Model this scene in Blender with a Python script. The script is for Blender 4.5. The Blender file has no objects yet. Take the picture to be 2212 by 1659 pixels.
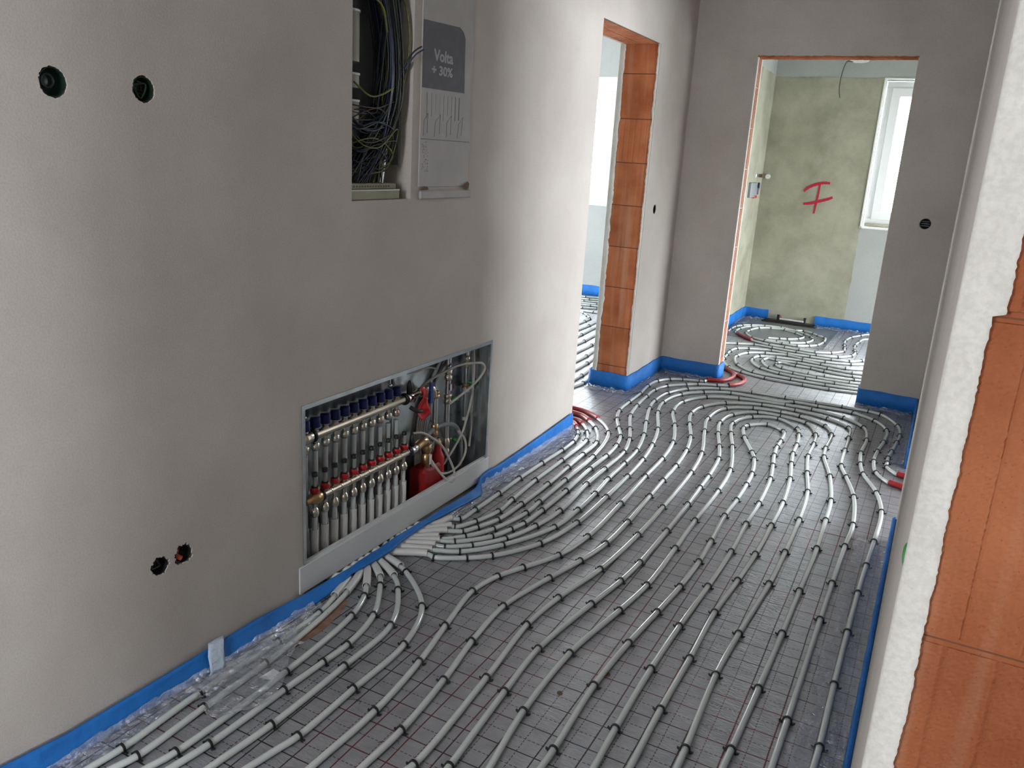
import bpy, math, random
from mathutils import Vector, Matrix
from math import pi, sin, cos
rnd = random.Random(7)
SC = bpy.context.scene
COL = SC.collection

# ------------------------------------------------------------------ camera, world, light, exposure
cam = bpy.data.cameras.new('camera'); camo = bpy.data.objects.new('camera', cam); COL.objects.link(camo)
yaw, pitch, roll = math.radians(26.7698), math.radians(-15.7022), math.radians(3.44697)
fw = Vector((-sin(yaw)*cos(pitch), cos(yaw)*cos(pitch), sin(pitch)))
r0 = Vector((cos(yaw), sin(yaw), 0)); u0 = r0.cross(fw)
rt = r0*cos(roll) + u0*sin(roll); up = -r0*sin(roll) + u0*cos(roll)
m = Matrix((rt, up, -fw)).transposed().to_4x4(); m.translation = Vector((1.62314, 0.0, 1.42525))
camo.matrix_world = m
cam.sensor_width = 36.0; cam.lens = 36.0*1780.34/2212.0; cam.clip_start = 0.02; cam.clip_end = 100
SC.camera = camo
wd = bpy.data.worlds.new('overcast_sky'); SC.world = wd; wd.use_nodes = True
bg = wd.node_tree.nodes['Background']; bg.inputs[0].default_value = (0.92, 0.96, 1.0, 1); bg.inputs[1].default_value = 9.0
vs = SC.view_settings; vs.view_transform = 'Standard'; vs.look = 'None'; vs.gamma = 1.0; vs.use_curve_mapping = False
vs.exposure = 1.72
SC.cycles.use_denoising = True
SC.cycles.max_bounces = 9; SC.cycles.diffuse_bounces = 6; SC.cycles.glossy_bounces = 4
SC.cycles.transparent_max_bounces = 12; SC.cycles.caustics_reflective = False; SC.cycles.caustics_refractive = False
SC.cycles.sample_clamp_indirect = 6.0

def portal(name, loc, rot, sx, sy):
    l = bpy.data.lights.new(name, 'AREA'); l.shape = 'RECTANGLE'; l.size = sx; l.size_y = sy
    l.cycles.is_portal = True
    o = bpy.data.objects.new(name, l); COL.objects.link(o); o.location = loc; o.rotation_euler = rot
H2 = pi/2
# sky portals in windows and unseen added openings (they only guide the sampling of the sky)
portal('sky_portal', (1.44, 8.49, 1.585), (-H2, 0, 0), 1.02, 1.25)
portal('sky_portal', (-2.05, 8.49, 1.58), (-H2, 0, 0), 1.2, 1.25)
portal('sky_portal', (-4.99, 6.1, .75), (0, -H2, 0), 1.5, 3.2)
portal('sky_portal', (5.59, 3.55, 1.1), (0, H2, 0), 2.2, 2.2)
portal('sky_portal', (.5, -1.44, 1.5), (H2, 0, 0), .5, 1.2)
portal('sky_portal', (5.59, -0.5, 1.5), (0, H2, 0), 1.2, 1.0)
portal('sky_portal', (3.34, 6.75, .75), (0, H2, 0), 1.5, 1.9)

# ------------------------------------------------------------------ helpers
def tag(o, label=None, cat=None, group=None, kind=None):
    if label: o['label'] = label
    if cat: o['category'] = cat
    if group: o['group'] = group
    if kind: o['kind'] = kind
    return o
def thing(name, label, cat, loc=(0,0,0), group=None):
    o = bpy.data.objects.new(name, None); COL.objects.link(o); o.location = loc
    o.empty_display_size = 0.05
    return tag(o, label, cat, group)
class MB:
    def __init__(s): s.v=[]; s.f=[]; s.sm=[]
    def add(s, vs_, fs_, smooth=False):
        b=len(s.v); s.v += [tuple(v) for v in vs_]; s.f += [tuple(i+b for i in f) for f in fs_]; s.sm += [smooth]*len(fs_)
    def box(s, x0,y0,z0,x1,y1,z1, bev=0.0):
        if bev<=0:
            v=[(x,y,z) for x in (x0,x1) for y in (y0,y1) for z in (z0,z1)]
            s.add(v, [(0,1,3,2),(4,6,7,5),(0,4,5,1),(2,3,7,6),(0,2,6,4),(1,5,7,3)]); return
        b=bev; c=((x0+x1)/2,(y0+y1)/2,(z0+z1)/2); h=(abs(x1-x0)/2,abs(y1-y0)/2,abs(z1-z0)/2)
        vs=[];idx={}
        for sx in (-1,1):
            for sy in (-1,1):
                for sz in (-1,1):
                    for a in range(3):
                        p=[c[i]+(sx,sy,sz)[i]*(h[i]-(0 if i==a else b)) for i in range(3)]
                        idx[(sx,sy,sz,a)]=len(vs); vs.append(p)
        fs=[]
        def q(*k): fs.append(tuple(idx[t] for t in k))
        for a in range(3):
            o1,o2=[i for i in range(3) if i!=a]
            for sg in (-1,1):
                k=[]
                for (p_,q_) in ((-1,-1),(1,-1),(1,1),(-1,1)):
                    t=[0,0,0]; t[a]=sg; t[o1]=p_; t[o2]=q_; k.append((*t,a))
                q(*k)
        for a in range(3):
            o1,o2=[i for i in range(3) if i!=a]
            for p_ in (-1,1):
                for q_ in (-1,1):
                    t=[0,0,0]; t[o1]=p_; t[o2]=q_
                    ta=list(t); ta[a]=-1; tb=list(t); tb[a]=1
                    q((*ta,o1),(*tb,o1),(*tb,o2),(*ta,o2))
        for sx in (-1,1):
            for sy in (-1,1):
                for sz in (-1,1): q((sx,sy,sz,0),(sx,sy,sz,1),(sx,sy,sz,2))
        s.add(vs,fs)
    def cyl(s, p0, p1, r0, r1=None, n=20, caps=True, smooth=True):
        r1=r0 if r1 is None else r1
        p0=Vector(p0); p1=Vector(p1); d=(p1-p0).normalized()
        a=Vector((0,0,1)) if abs(d.z)<0.9 else Vector((1,0,0)); u=d.cross(a).normalized(); w=d.cross(u)
        vs=[]
        for p,r in ((p0,r0),(p1,r1)):
            for i in range(n): vs.append(p+u*(r*cos(2*pi*i/n))+w*(r*sin(2*pi*i/n)))
        s.add(vs,[(i,(i+1)%n,n+(i+1)%n,n+i) for i in range(n)],smooth)
        if caps: s.add(vs[:n],[tuple(range(n))[::-1]]); s.add(vs[n:],[tuple(range(n))])
    def lathe(s, base, axis, prof, n=24, smooth=True):   # prof: (distance along axis, radius)
        base=Vector(base); d=Vector(axis).normalized()
        a=Vector((0,0,1)) if abs(d.z)<0.9 else Vector((1,0,0)); u=d.cross(a).normalized(); w=d.cross(u)
        vs=[]
        for t,r in prof:
            for i in range(n): vs.append(base+d*t+u*(r*cos(2*pi*i/n))+w*(r*sin(2*pi*i/n)))
        fs=[(k*n+i,k*n+(i+1)%n,(k+1)*n+(i+1)%n,(k+1)*n+i) for k in range(len(prof)-1) for i in range(n)]
        s.add(vs,fs,smooth)
    def tube(s, pts, r, n=10, caps=True, rf=None):
        pts=[Vector(p) for p in pts]; N=len(pts)
        T=[(pts[min(i+1,N-1)]-pts[max(i-1,0)]).normalized() for i in range(N)]
        a=Vector((0,0,1)) if abs(T[0].z)<0.9 else Vector((1,0,0)); u=T[0].cross(a).normalized(); vs=[]
        for i in range(N):
            u=(u-T[i]*u.dot(T[i])).normalized(); w=T[i].cross(u)
            rr=r if rf is None else r*rf(i/(N-1))
            for k in range(n): vs.append(pts[i]+u*(rr*cos(2*pi*k/n))+w*(rr*sin(2*pi*k/n)))
        s.add(vs,[(i*n+k,i*n+(k+1)%n,(i+1)*n+(k+1)%n,(i+1)*n+k) for i in range(N-1) for k in range(n)],True)
        if caps: s.add(vs[:n],[tuple(range(n))[::-1]]); s.add(vs[-n:],[tuple(range(n))])
    def sheet(s, grid, thick=0.0, smooth=True):           # grid[i][j] of points; closed slab if thick
        ni=len(grid); nj=len(grid[0]); g=[[Vector(p) for p in row] for row in grid]
        vs=[p for row in g for p in row]
        fs=[(i*nj+j,i*nj+j+1,(i+1)*nj+j+1,(i+1)*nj+j) for i in range(ni-1) for j in range(nj-1)]
        if thick:
            nv=len(vs); nr=[]
            for i in range(ni):
                for j in range(nj):
                    a=g[min(i+1,ni-1)][j]-g[max(i-1,0)][j]; b=g[i][min(j+1,nj-1)]-g[i][max(j-1,0)]
                    nr.append(a.cross(b).normalized())
            vs=vs+[vs[k]-nr[k]*thick for k in range(nv)]
            fs=fs+[tuple(nv+k for k in f[::-1]) for f in fs]
            for i in range(ni-1):
                for j in (0,nj-1): fs.append((i*nj+j,(i+1)*nj+j,nv+(i+1)*nj+j,nv+i*nj+j))
            for j in range(nj-1):
                for i in (0,ni-1): fs.append((i*nj+j,i*nj+j+1,nv+i*nj+j+1,nv+i*nj+j))
        s.add(vs,fs,smooth)
    def build(s, name, mat, parent=None, origin=None):
        me=bpy.data.meshes.new(name)
        o_=Vector(origin) if origin is not None else Vector((0,0,0))
        base=Vector(parent_base(parent)) if parent else Vector((0,0,0))
        me.from_pydata([Vector(v)-base-o_ if origin is not None and not parent else Vector(v)-base for v in s.v],[],s.f)
        me.polygons.foreach_set('use_smooth',s.sm); me.materials.append(mat); me.update()
        bmn=__import__('bmesh').new(); bmn.from_mesh(me); __import__('bmesh').ops.recalc_face_normals(bmn,faces=bmn.faces); bmn.to_mesh(me); bmn.free()
        o=bpy.data.objects.new(name,me); COL.objects.link(o)
        if parent: o.parent=parent
        elif origin is not None: o.location=origin
        return o
def parent_base(p):
    b=Vector(p.location)
    if p.parent: b=b+Vector(parent_base(p.parent))
    return b
def smooth_path(pts, step=0.02):
    P_=[Vector(p) for p in pts]; out=[]
    if len(P_)==2: P_=[P_[0],(P_[0]+P_[1])/2,P_[1]]
    ext=[P_[0]*2-P_[1]]+P_+[P_[-1]*2-P_[-2]]
    marks=[]
    for i in range(1,len(ext)-2):
        p0,p1,p2,p3=ext[i-1:i+3]
        t0=0; t1=t0+max((p1-p0).length,1e-4)**.5; t2=t1+max((p2-p1).length,1e-4)**.5; t3=t2+max((p3-p2).length,1e-4)**.5
        n=max(2,int((p2-p1).length/step)+1)
        marks.append(len(out))
        for k in range(n):
            t=t1+(t2-t1)*k/n
            A1=p0*((t1-t)/(t1-t0))+p1*((t-t0)/(t1-t0)); A2=p1*((t2-t)/(t2-t1))+p2*((t-t1)/(t2-t1)); A3=p2*((t3-t)/(t3-t2))+p3*((t-t2)/(t3-t2))
            B1=A1*((t2-t)/(t2-t0))+A2*((t-t0)/(t2-t0)); B2=A2*((t3-t)/(t3-t1))+A3*((t-t1)/(t3-t1))
            out.append(B1*((t2-t)/(t2-t1))+B2*((t-t1)/(t2-t1)))
    marks.append(len(out)); out.append(P_[-1].copy())
    return out, marks

# ------------------------------------------------------------------ materials
def mat(name, col, rough=0.5, metal=0.0, spec=0.5, bump=0.0, bscale=60, vary=0.0, vscale=6, coat=0.0):
    m=bpy.data.materials.new(name); m.use_nodes=True; nt=m.node_tree; N=nt.nodes; L=nt.links
    b=N['Principled BSDF']; b.inputs['Base Color'].default_value=(*col,1); b.inputs['Roughness'].default_value=rough
    b.inputs['Metallic'].default_value=metal; b.inputs['Specular IOR Level'].default_value=spec
    if coat: b.inputs['Coat Weight'].default_value=coat; b.inputs['Coat Roughness'].default_value=.08
    tc=N.new('ShaderNodeTexCoord')
    if bump:
        n=N.new('ShaderNodeTexNoise'); n.inputs['Scale'].default_value=bscale; n.inputs['Detail'].default_value=4
        L.new(tc.outputs['Object'],n.inputs['Vector'])
        bp=N.new('ShaderNodeBump'); bp.inputs['Strength'].default_value=bump; bp.inputs['Distance'].default_value=.01
        L.new(n.outputs[0],bp.inputs['Height']); L.new(bp.outputs[0],b.inputs['Normal'])
    if vary:
        n=N.new('ShaderNodeTexNoise'); n.inputs['Scale'].default_value=vscale; n.inputs['Detail'].default_value=5
        L.new(tc.outputs['Object'],n.inputs['Vector'])
        r=N.new('ShaderNodeValToRGB'); r.color_ramp.elements[0].position=.3; r.color_ramp.elements[1].position=.7
        r.color_ramp.elements[0].color=(*[c*(1-vary) for c in col],1); r.color_ramp.elements[1].color=(*[min(1,c*(1+vary)) for c in col],1)
        L.new(n.outputs[0],r.inputs[0]); L.new(r.outputs[0],b.inputs['Base Color'])
    return m
def lin(r,g,b):
    f=lambda c:(c/255/12.92 if c/255<=.04045 else ((c/255+.055)/1.055)**2.4)
    return (f(r),f(g),f(b))

def plaster(name, c1, c2, c3=None, bump=.25, scale=2.2, speck=True):
    m=bpy.data.materials.new(name); m.use_nodes=True; nt=m.node_tree; N=nt.nodes; L=nt.links
    b=N['Principled BSDF']; b.inputs['Roughness'].default_value=.85; b.inputs['Specular IOR Level'].default_value=.25
    tc=N.new('ShaderNodeTexCoord')
    n=N.new('ShaderNodeTexNoise'); n.inputs['Scale'].default_value=scale; n.inputs['Detail'].default_value=7; n.inputs['Roughness'].default_value=.6
    n.inputs['Distortion'].default_value=.2
    L.new(tc.outputs['Object'],n.inputs['Vector'])
    r=N.new('ShaderNodeValToRGB'); e=r.color_ramp.elements; e[0].position=.32; e[0].color=(*c1,1); e[1].position=.68; e[1].color=(*c2,1)
    if c3: k=e.new(.82); k.color=(*c3,1)
    L.new(n.outputs[0],r.inputs[0])
    n2=N.new('ShaderNodeTexNoise'); n2.inputs['Scale'].default_value=220; n2.inputs['Detail'].default_value=3
    L.new(tc.outputs['Object'],n2.inputs['Vector'])
    mx=N.new('ShaderNodeMix'); mx.data_type='RGBA'; mx.blend_type='MULTIPLY'; mx.inputs[0].default_value=.35
    rr=N.new('ShaderNodeValToRGB'); rr.color_ramp.elements[0].position=.35; rr.color_ramp.elements[0].color=(.72,.72,.72,1); rr.color_ramp.elements[1].position=.6
    L.new(n2.outputs[0],rr.inputs[0]); L.new(r.outputs[0],mx.inputs[6]); L.new(rr.outputs[0],mx.inputs[7])
    L.new(mx.outputs[2],b.inputs['Base Color'])
    ad=N.new('ShaderNodeMath'); ad.operation='MULTIPLY_ADD'; ad.inputs[1].default_value=.35
    L.new(n2.outputs[0],ad.inputs[0]); L.new(n.outputs[0],ad.inputs[2])
    bp=N.new('ShaderNodeBump'); bp.inputs['Strength'].default_value=bump; bp.inputs['Distance'].default_value=.006
    L.new(ad.outputs[0],bp.inputs['Height']); L.new(bp.outputs[0],b.inputs['Normal'])
    return m
M={}
M['plaster']=plaster('hall_plaster',(.48,.44,.405),(.565,.525,.49),(.60,.57,.54))
M['plaster_light']=plaster('jamb_plaster',(.60,.58,.54),(.72,.70,.66),(.76,.74,.70),bump=.5,scale=14)
M['cement']=plaster('cement_plaster',(.285,.285,.215),(.44,.435,.345),(.54,.53,.445),bump=.35,scale=3.2)
M['white_paint']=plaster('white_wall_plaster',(.39,.41,.40),(.44,.46,.445),bump=.15)
M['concrete']=plaster('ceiling_concrete',(.55,.54,.52),(.62,.61,.59),bump=.3)
M['clip']=mat('black_clip_plastic',(.012,.013,.015),.42,spec=.5)
M['pipe']=mat('white_pipe_plastic',(.58,.62,.61),.2,spec=.55,vary=.05,vscale=3,coat=.4)
M['white_sleeve']=mat('white_sleeve_plastic',(.66,.66,.65),.4,spec=.4,bump=.1,bscale=160)
M['red_sleeve']=mat('red_sleeve_plastic',(.30,.012,.016),.42,spec=.5,bump=.25,bscale=120,coat=.15)
M['blue']=mat('blue_foam',(.012,.15,.50),.6,spec=.35,bump=.35,bscale=45,vary=.16,vscale=9)
M['nickel']=mat('nickel_plated_brass',(.60,.55,.47),.24,metal=1)
M['chrome']=mat('chrome',(.62,.62,.6),.16,metal=1)
M['brass']=mat('brass',(.52,.33,.17),.3,metal=1)
M['galv']=mat('galvanised_steel',(.58,.63,.66),.22,metal=.9,vary=.12,vscale=20)
M['white_metal']=mat('white_coated_steel',(.60,.61,.61),.5,bump=.05,bscale=250)
M['bluecap']=mat('dark_blue_plastic',(.008,.014,.10),.5,spec=.3)
M['red_plastic']=mat('red_plastic',(.50,.012,.015),.35,vary=.1,vscale=30)
M['black_plastic']=mat('black_plastic',(.01,.01,.012),.4)
M['clear_tube']=mat('flow_meter_tube',(.42,.44,.40),.15,metal=.4)
M['grey_cable']=mat('grey_cable',(.42,.40,.36),.45)
M['grey_plastic']=mat('grey_plastic',(.25,.27,.29),.5)
M['dark_blue_plastic']=mat('blue_handle_plastic',(.01,.03,.2),.4)
M['green_plastic']=mat('green_box_plastic',(.03,.22,.05),.45)
M['dark_green']=mat('dark_socket_plastic',(.006,.018,.012),.4)
M['socket_green']=mat('green_socket_plastic',(.008,.05,.014),.5)
M['socket_ring']=mat('dark_conduit_entry',(.014,.022,.02),.5)
M['conduit_white']=mat('pale_conduit',(.30,.29,.25),.6)
M['orange_tube']=mat('orange_conduit',(.30,.04,.012),.5)
M['red_box']=mat('red_insulation_shell',(.30,.008,.008),.5,vary=.2,vscale=25)
M['window']=mat('window_plastic',(.80,.82,.82),.3)
M['rubber']=mat('window_gasket',(.03,.03,.03),.6)
M['wire_b']=mat('black_wire',(.006,.008,.010),.4)
M['wire_u']=mat('dark_blue_wire',(.008,.02,.075),.4)
M['wire_y']=mat('green_yellow_wire',(.12,.13,.012),.4,vary=.45,vscale=60)
M['wire_n']=mat('brown_wire',(.05,.025,.012),.4)
M['wire_g']=mat('grey_green_wire',(.045,.06,.045),.4)
M['paint_red']=mat('red_spray_paint',(.42,.006,.03),.7)
M['dark_tray']=mat('black_drain_tray',(.008,.006,.006),.35)
M['board']=mat('grey_insulation_board',(.16,.175,.185),.35,bump=.3,bscale=70,vary=.12,vscale=8)
M['paper']=mat('grey_cardboard',(.41,.395,.39),.75,vary=.06,vscale=12)
M['print_dark']=mat('dark_print',(.085,.085,.10),.7,vary=.15,vscale=22)
M['print_text']=mat('light_print',(.33,.33,.36),.7)
M['print_line']=mat('grey_print',(.16,.16,.18),.8)
M['rust']=mat('brown_torn_board',(.13,.075,.04),.8)
M['brown_mark']=mat('reddish_brown',(.24,.14,.10),.6,vary=.3,vscale=30)
M['tape']=mat('white_adhesive_tape',(.50,.60,.72),.35,bump=.6,bscale=50)
M['shard']=mat('white_paper_scrap',(.75,.75,.74),.6)
M['leaf']=mat('bright_foliage',(.55,.6,.12),.6)
M['ground']=mat('outside_ground',(.4,.42,.35),.9)

def film_mat():
    m=bpy.data.materials.new('clear_plastic_film'); m.use_nodes=True; nt=m.node_tree; N=nt.nodes; L=nt.links
    N.remove(N['Principled BSDF']); out=N['Material Output']
    tr=N.new('ShaderNodeBsdfTransparent'); tr.inputs[0].default_value=(.93,.95,.97,1)
    gl=N.new('ShaderNodeBsdfGlossy'); gl.inputs['Roughness'].default_value=.11; gl.inputs[0].default_value=(.9,.93,1,1)
    df=N.new('ShaderNodeBsdfDiffuse'); df.inputs[0].default_value=(.62,.62,.64,1)
    tc=N.new('ShaderNodeTexCoord'); n=N.new('ShaderNodeTexNoise'); n.inputs['Scale'].default_value=38; n.inputs['Detail'].default_value=6; n.inputs['Distortion'].default_value=1.4
    L.new(tc.outputs['Object'],n.inputs['Vector'])
    bp=N.new('ShaderNodeBump'); bp.inputs['Strength'].default_value=1; bp.inputs['Distance'].default_value=.02; L.new(n.outputs[0],bp.inputs['Height']); L.new(bp.outputs[0],gl.inputs['Normal'])
    m1=N.new('ShaderNodeMixShader'); m1.inputs[0].default_value=.30; L.new(tr.outputs[0],m1.inputs[1]); L.new(gl.outputs[0],m1.inputs[2])
    m2=N.new('ShaderNodeMixShader'); m2.inputs[0].default_value=.07; L.new(m1.outputs[0],m2.inputs[1]); L.new(df.outputs[0],m2.inputs[2])
    L.new(m2.outputs[0],out.inputs[0]); return m
M['film']=film_mat()
def glass_mat():
    m=bpy.data.materials.new('window_glass'); m.use_nodes=True; nt=m.node_tree; N=nt.nodes; L=nt.links
    N.remove(N['Principled BSDF']); out=N['Material Output']
    tr=N.new('ShaderNodeBsdfTransparent'); tr.inputs[0].default_value=(.95,.97,.96,1)
    gl=N.new('ShaderNodeBsdfGlossy'); gl.inputs['Roughness'].default_value=.02
    m1=N.new('ShaderNodeMixShader'); m1.inputs[0].default_value=.06; L.new(tr.outputs[0],m1.inputs[1]); L.new(gl.outputs[0],m1.inputs[2]); L.new(m1.outputs[0],out.inputs[0]); return m
M['glass']=glass_mat()

def brick_mat(off=.388,gain=1.0,jw=.010):
    m=bpy.data.materials.new('hollow_clay_brick'); m.use_nodes=True; nt=m.node_tree; N=nt.nodes; L=nt.links
    b=N['Principled BSDF']; b.inputs['Roughness'].default_value=.75; b.inputs['Specular IOR Level'].default_value=.3
    tc=N.new('ShaderNodeTexCoord')
    n=N.new('ShaderNodeTexNoise'); n.inputs['Scale'].default_value=7; n.inputs['Detail'].default_value=6; L.new(tc.outputs['Object'],n.inputs['Vector'])
    r=N.new('ShaderNodeValToRGB'); e=r.color_ramp.elements; e[0].position=.3; e[0].color=(.27,.075,.026,1); e[1].position=.7; e[1].color=(.42,.145,.06,1)
    L.new(n.outputs[0],r.inputs[0])
    # pale vertical smears
    mp=N.new('ShaderNodeMapping'); mp.inputs['Scale'].default_value=(26,26,1.6); L.new(tc.outputs['Object'],mp.inputs[0])
    n2=N.new('ShaderNodeTexNoise'); n2.inputs['Scale'].default_value=1.0; n2.inputs['Detail'].default_value=4; L.new(mp.outputs[0],n2.inputs['Vector'])
    r2=N.new('ShaderNodeValToRGB'); r2.color_ramp.elements[0].position=.5; r2.color_ramp.elements[0].color=(0,0,0,1); r2.color_ramp.elements[1].position=.75; r2.color_ramp.elements[1].color=(.55,.55,.55,1); L.new(n2.outputs[0],r2.inputs[0])
    mx=N.new('ShaderNodeMix'); mx.data_type='RGBA'; L.new(r2.outputs[0],mx.inputs[0]); L.new(r.outputs[0],mx.inputs[6]); mx.inputs[7].default_value=(.46,.26,.17,1)
    # small dark pits and pale splashes
    v=N.new('ShaderNodeTexVoronoi'); v.inputs['Scale'].default_value=170; L.new(tc.outputs['Object'],v.inputs['Vector'])
    r3=N.new('ShaderNodeValToRGB'); r3.color_ramp.elements[0].position=.04; r3.color_ramp.elements[0].color=(.45,.4,.35,1); r3.color_ramp.elements[1].position=.13; L.new(v.outputs['Distance'],r3.inputs[0])
    m3=N.new('ShaderNodeMix'); m3.data_type='RGBA'; m3.blend_type='MULTIPLY'; m3.inputs[0].default_value=.8; L.new(mx.outputs[2],m3.inputs[6]); L.new(r3.outputs[0],m3.inputs[7])
    sz=N.new('ShaderNodeSeparateXYZ'); L.new(tc.outputs['Object'],sz.inputs[0])
    q=N.new('ShaderNodeMath'); q.operation='MULTIPLY_ADD'; q.inputs[1].default_value=4; q.inputs[2].default_value=off; L.new(sz.outputs[2],q.inputs[0])
    fl=N.new('ShaderNodeMath'); fl.operation='FLOOR'; L.new(q.outputs[0],fl.inputs[0]); wn=N.new('ShaderNodeTexWhiteNoise'); wn.noise_dimensions='1D'; L.new(fl.outputs[0],wn.inputs['W'])
    mr=N.new('ShaderNodeMapRange'); mr.inputs[3].default_value=.92*gain; mr.inputs[4].default_value=1.06*gain; L.new(wn.outputs[0],mr.inputs[0])
    sc_=N.new('ShaderNodeVectorMath'); sc_.operation='SCALE'; L.new(m3.outputs[2],sc_.inputs[0]); L.new(mr.outputs[0],sc_.inputs['Scale'])
    fr=N.new('ShaderNodeMath'); fr.operation='PINGPONG'; fr.inputs[1].default_value=.5; L.new(q.outputs[0],fr.inputs[0])
    lt=N.new('ShaderNodeMath'); lt.operation='LESS_THAN'; lt.inputs[1].default_value=jw; L.new(fr.outputs[0],lt.inputs[0])
    jm=N.new('ShaderNodeMix'); jm.data_type='RGBA'; L.new(lt.outputs[0],jm.inputs[0]); L.new(sc_.outputs[0],jm.inputs[6]); jm.inputs[7].default_value=(.15,.05,.025,1); L.new(jm.outputs[2],b.inputs['Base Color'])
    bp=N.new('ShaderNodeBump'); bp.inputs['Strength'].default_value=.35; bp.inputs['Distance'].default_value=.004
    n4=N.new('ShaderNodeTexNoise'); n4.inputs['Scale'].default_value=110; n4.inputs['Detail'].default_value=4; L.new(tc.outputs['Object'],n4.inputs['Vector']); L.new(n4.outputs[0],bp.inputs['Height']); L.new(bp.outputs[0],b.inputs['Normal'])
    return m
M['brick']=brick_mat(.388,1.3); M['brick_near']=brick_mat(.658,.97,.003)

def floor_mat():
    m=bpy.data.materials.new('grid_printed_foil'); m.use_nodes=True; nt=m.node_tree; N=nt.nodes; L=nt.links
    b=N['Principled BSDF']; tc=N.new('ShaderNodeTexCoord'); sp=N.new('ShaderNodeSeparateXYZ')
    nz=N.new('ShaderNodeTexNoise'); nz.inputs['Scale'].default_value=3; nz.inputs['Detail'].default_value=3; L.new(tc.outputs['Object'],nz.inputs['Vector'])
    wob=N.new('ShaderNodeVectorMath'); wob.operation='MULTIPLY_ADD'; wob.inputs[1].default_value=(.006,.006,0); L.new(nz.outputs['Color'],wob.inputs[0]); L.new(tc.outputs['Object'],wob.inputs[2])
    L.new(wob.outputs[0],sp.inputs[0])
    def M_(op,a,bb=None,c=None):
        n=N.new('ShaderNodeMath'); n.operation=op
        for i,x in enumerate((a,bb,c)):
            if x is None: continue
            if isinstance(x,(int,float)): n.inputs[i].default_value=x
            else: L.new(x,n.inputs[i])
        return n.outputs[0]
    def line(coord,off,period,w):
        t=M_('ADD',coord,-off); t=M_('PINGPONG',t,period/2); return M_('LESS_THAN',t,w)
    X,Y=sp.outputs[0],sp.outputs[1]
    ox,oy=.460,.268
    main=M_('MAXIMUM',line(X,ox,.1,.0019),line(Y,oy,.1,.0019))
    dash=M_('MULTIPLY',M_('GREATER_THAN',M_('FRACT',M_('MULTIPLY',Y,80)),.35),line(X,ox+.05,.1,.0013))
    dash2=M_('MULTIPLY',M_('GREATER_THAN',M_('FRACT',M_('MULTIPLY',X,80)),.35),line(Y,oy+.05,.1,.0014))
    dashes=M_('MULTIPLY',M_('MAXIMUM',dash,dash2),.85)
    allm=M_('MAXIMUM',main,dashes)
    # colour of the lines: dark red and black parts
    n1=N.new('ShaderNodeTexNoise'); n1.inputs['Scale'].default_value=2.3; n1.inputs['Detail'].default_value=2; L.new(tc.outputs['Object'],n1.inputs['Vector'])
    lr=N.new('ShaderNodeValToRGB'); lr.color_ramp.elements[0].position=.47; lr.color_ramp.elements[0].color=(.028,.018,.022,1); lr.color_ramp.elements[1].position=.62; lr.color_ramp.elements[1].color=(.16,.022,.026,1); L.new(n1.outputs[0],lr.inputs[0])
    nb=N.new('ShaderNodeTexNoise'); nb.inputs['Scale'].default_value=16; nb.inputs['Detail'].default_value=5; L.new(tc.outputs['Object'],nb.inputs['Vector'])
    br=N.new('ShaderNodeValToRGB'); br.color_ramp.elements[0].position=.3; br.color_ramp.elements[0].color=(.31,.318,.345,1); br.color_ramp.elements[1].position=.72; br.color_ramp.elements[1].color=(.42,.43,.465,1); L.new(nb.outputs[0],br.inputs[0])
    # clear tape along the joint of two boards (x about 1.05) and the cross joints at the right doorway
    tape=M_('LESS_THAN',M_('ABSOLUTE',M_('SUBTRACT',X,1.058)),.03)
    tm=N.new('ShaderNodeMix'); tm.data_type='RGBA'; L.new(M_('MULTIPLY',tape,.45),tm.inputs[0]); L.new(br.outputs[0],tm.inputs[6]); tm.inputs[7].default_value=(.36,.37,.41,1)
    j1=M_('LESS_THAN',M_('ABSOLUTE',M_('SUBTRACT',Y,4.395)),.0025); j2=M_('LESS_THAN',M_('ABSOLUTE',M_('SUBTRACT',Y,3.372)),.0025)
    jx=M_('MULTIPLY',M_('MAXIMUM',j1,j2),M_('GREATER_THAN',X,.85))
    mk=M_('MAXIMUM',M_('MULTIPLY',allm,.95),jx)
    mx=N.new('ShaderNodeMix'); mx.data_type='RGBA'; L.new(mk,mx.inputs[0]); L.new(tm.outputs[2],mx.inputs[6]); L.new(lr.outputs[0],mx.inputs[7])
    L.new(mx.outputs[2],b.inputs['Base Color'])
    b.inputs['Metallic'].default_value=.5; b.inputs['Roughness'].default_value=.40; b.inputs['Specular IOR Level'].default_value=.7
    # crinkles
    mp=N.new('ShaderNodeMapping'); mp.inputs['Scale'].default_value=(28,75,1); L.new(tc.outputs['Object'],mp.inputs[0])
    cn=N.new('ShaderNodeTexNoise'); cn.inputs['Scale'].default_value=1.3; cn.inputs['Detail'].default_value=5; cn.inputs['Distortion'].default_value=.8; L.new(mp.outputs[0],cn.inputs['Vector'])
    bp=N.new('ShaderNodeBump'); bp.inputs['Strength'].default_value=.5; bp.inputs['Distance'].default_value=.006
    L.new(cn.outputs[0],bp.inputs['Height']); L.new(bp.outputs[0],b.inputs['Normal'])
    return m
M['floor']=floor_mat()

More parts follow.
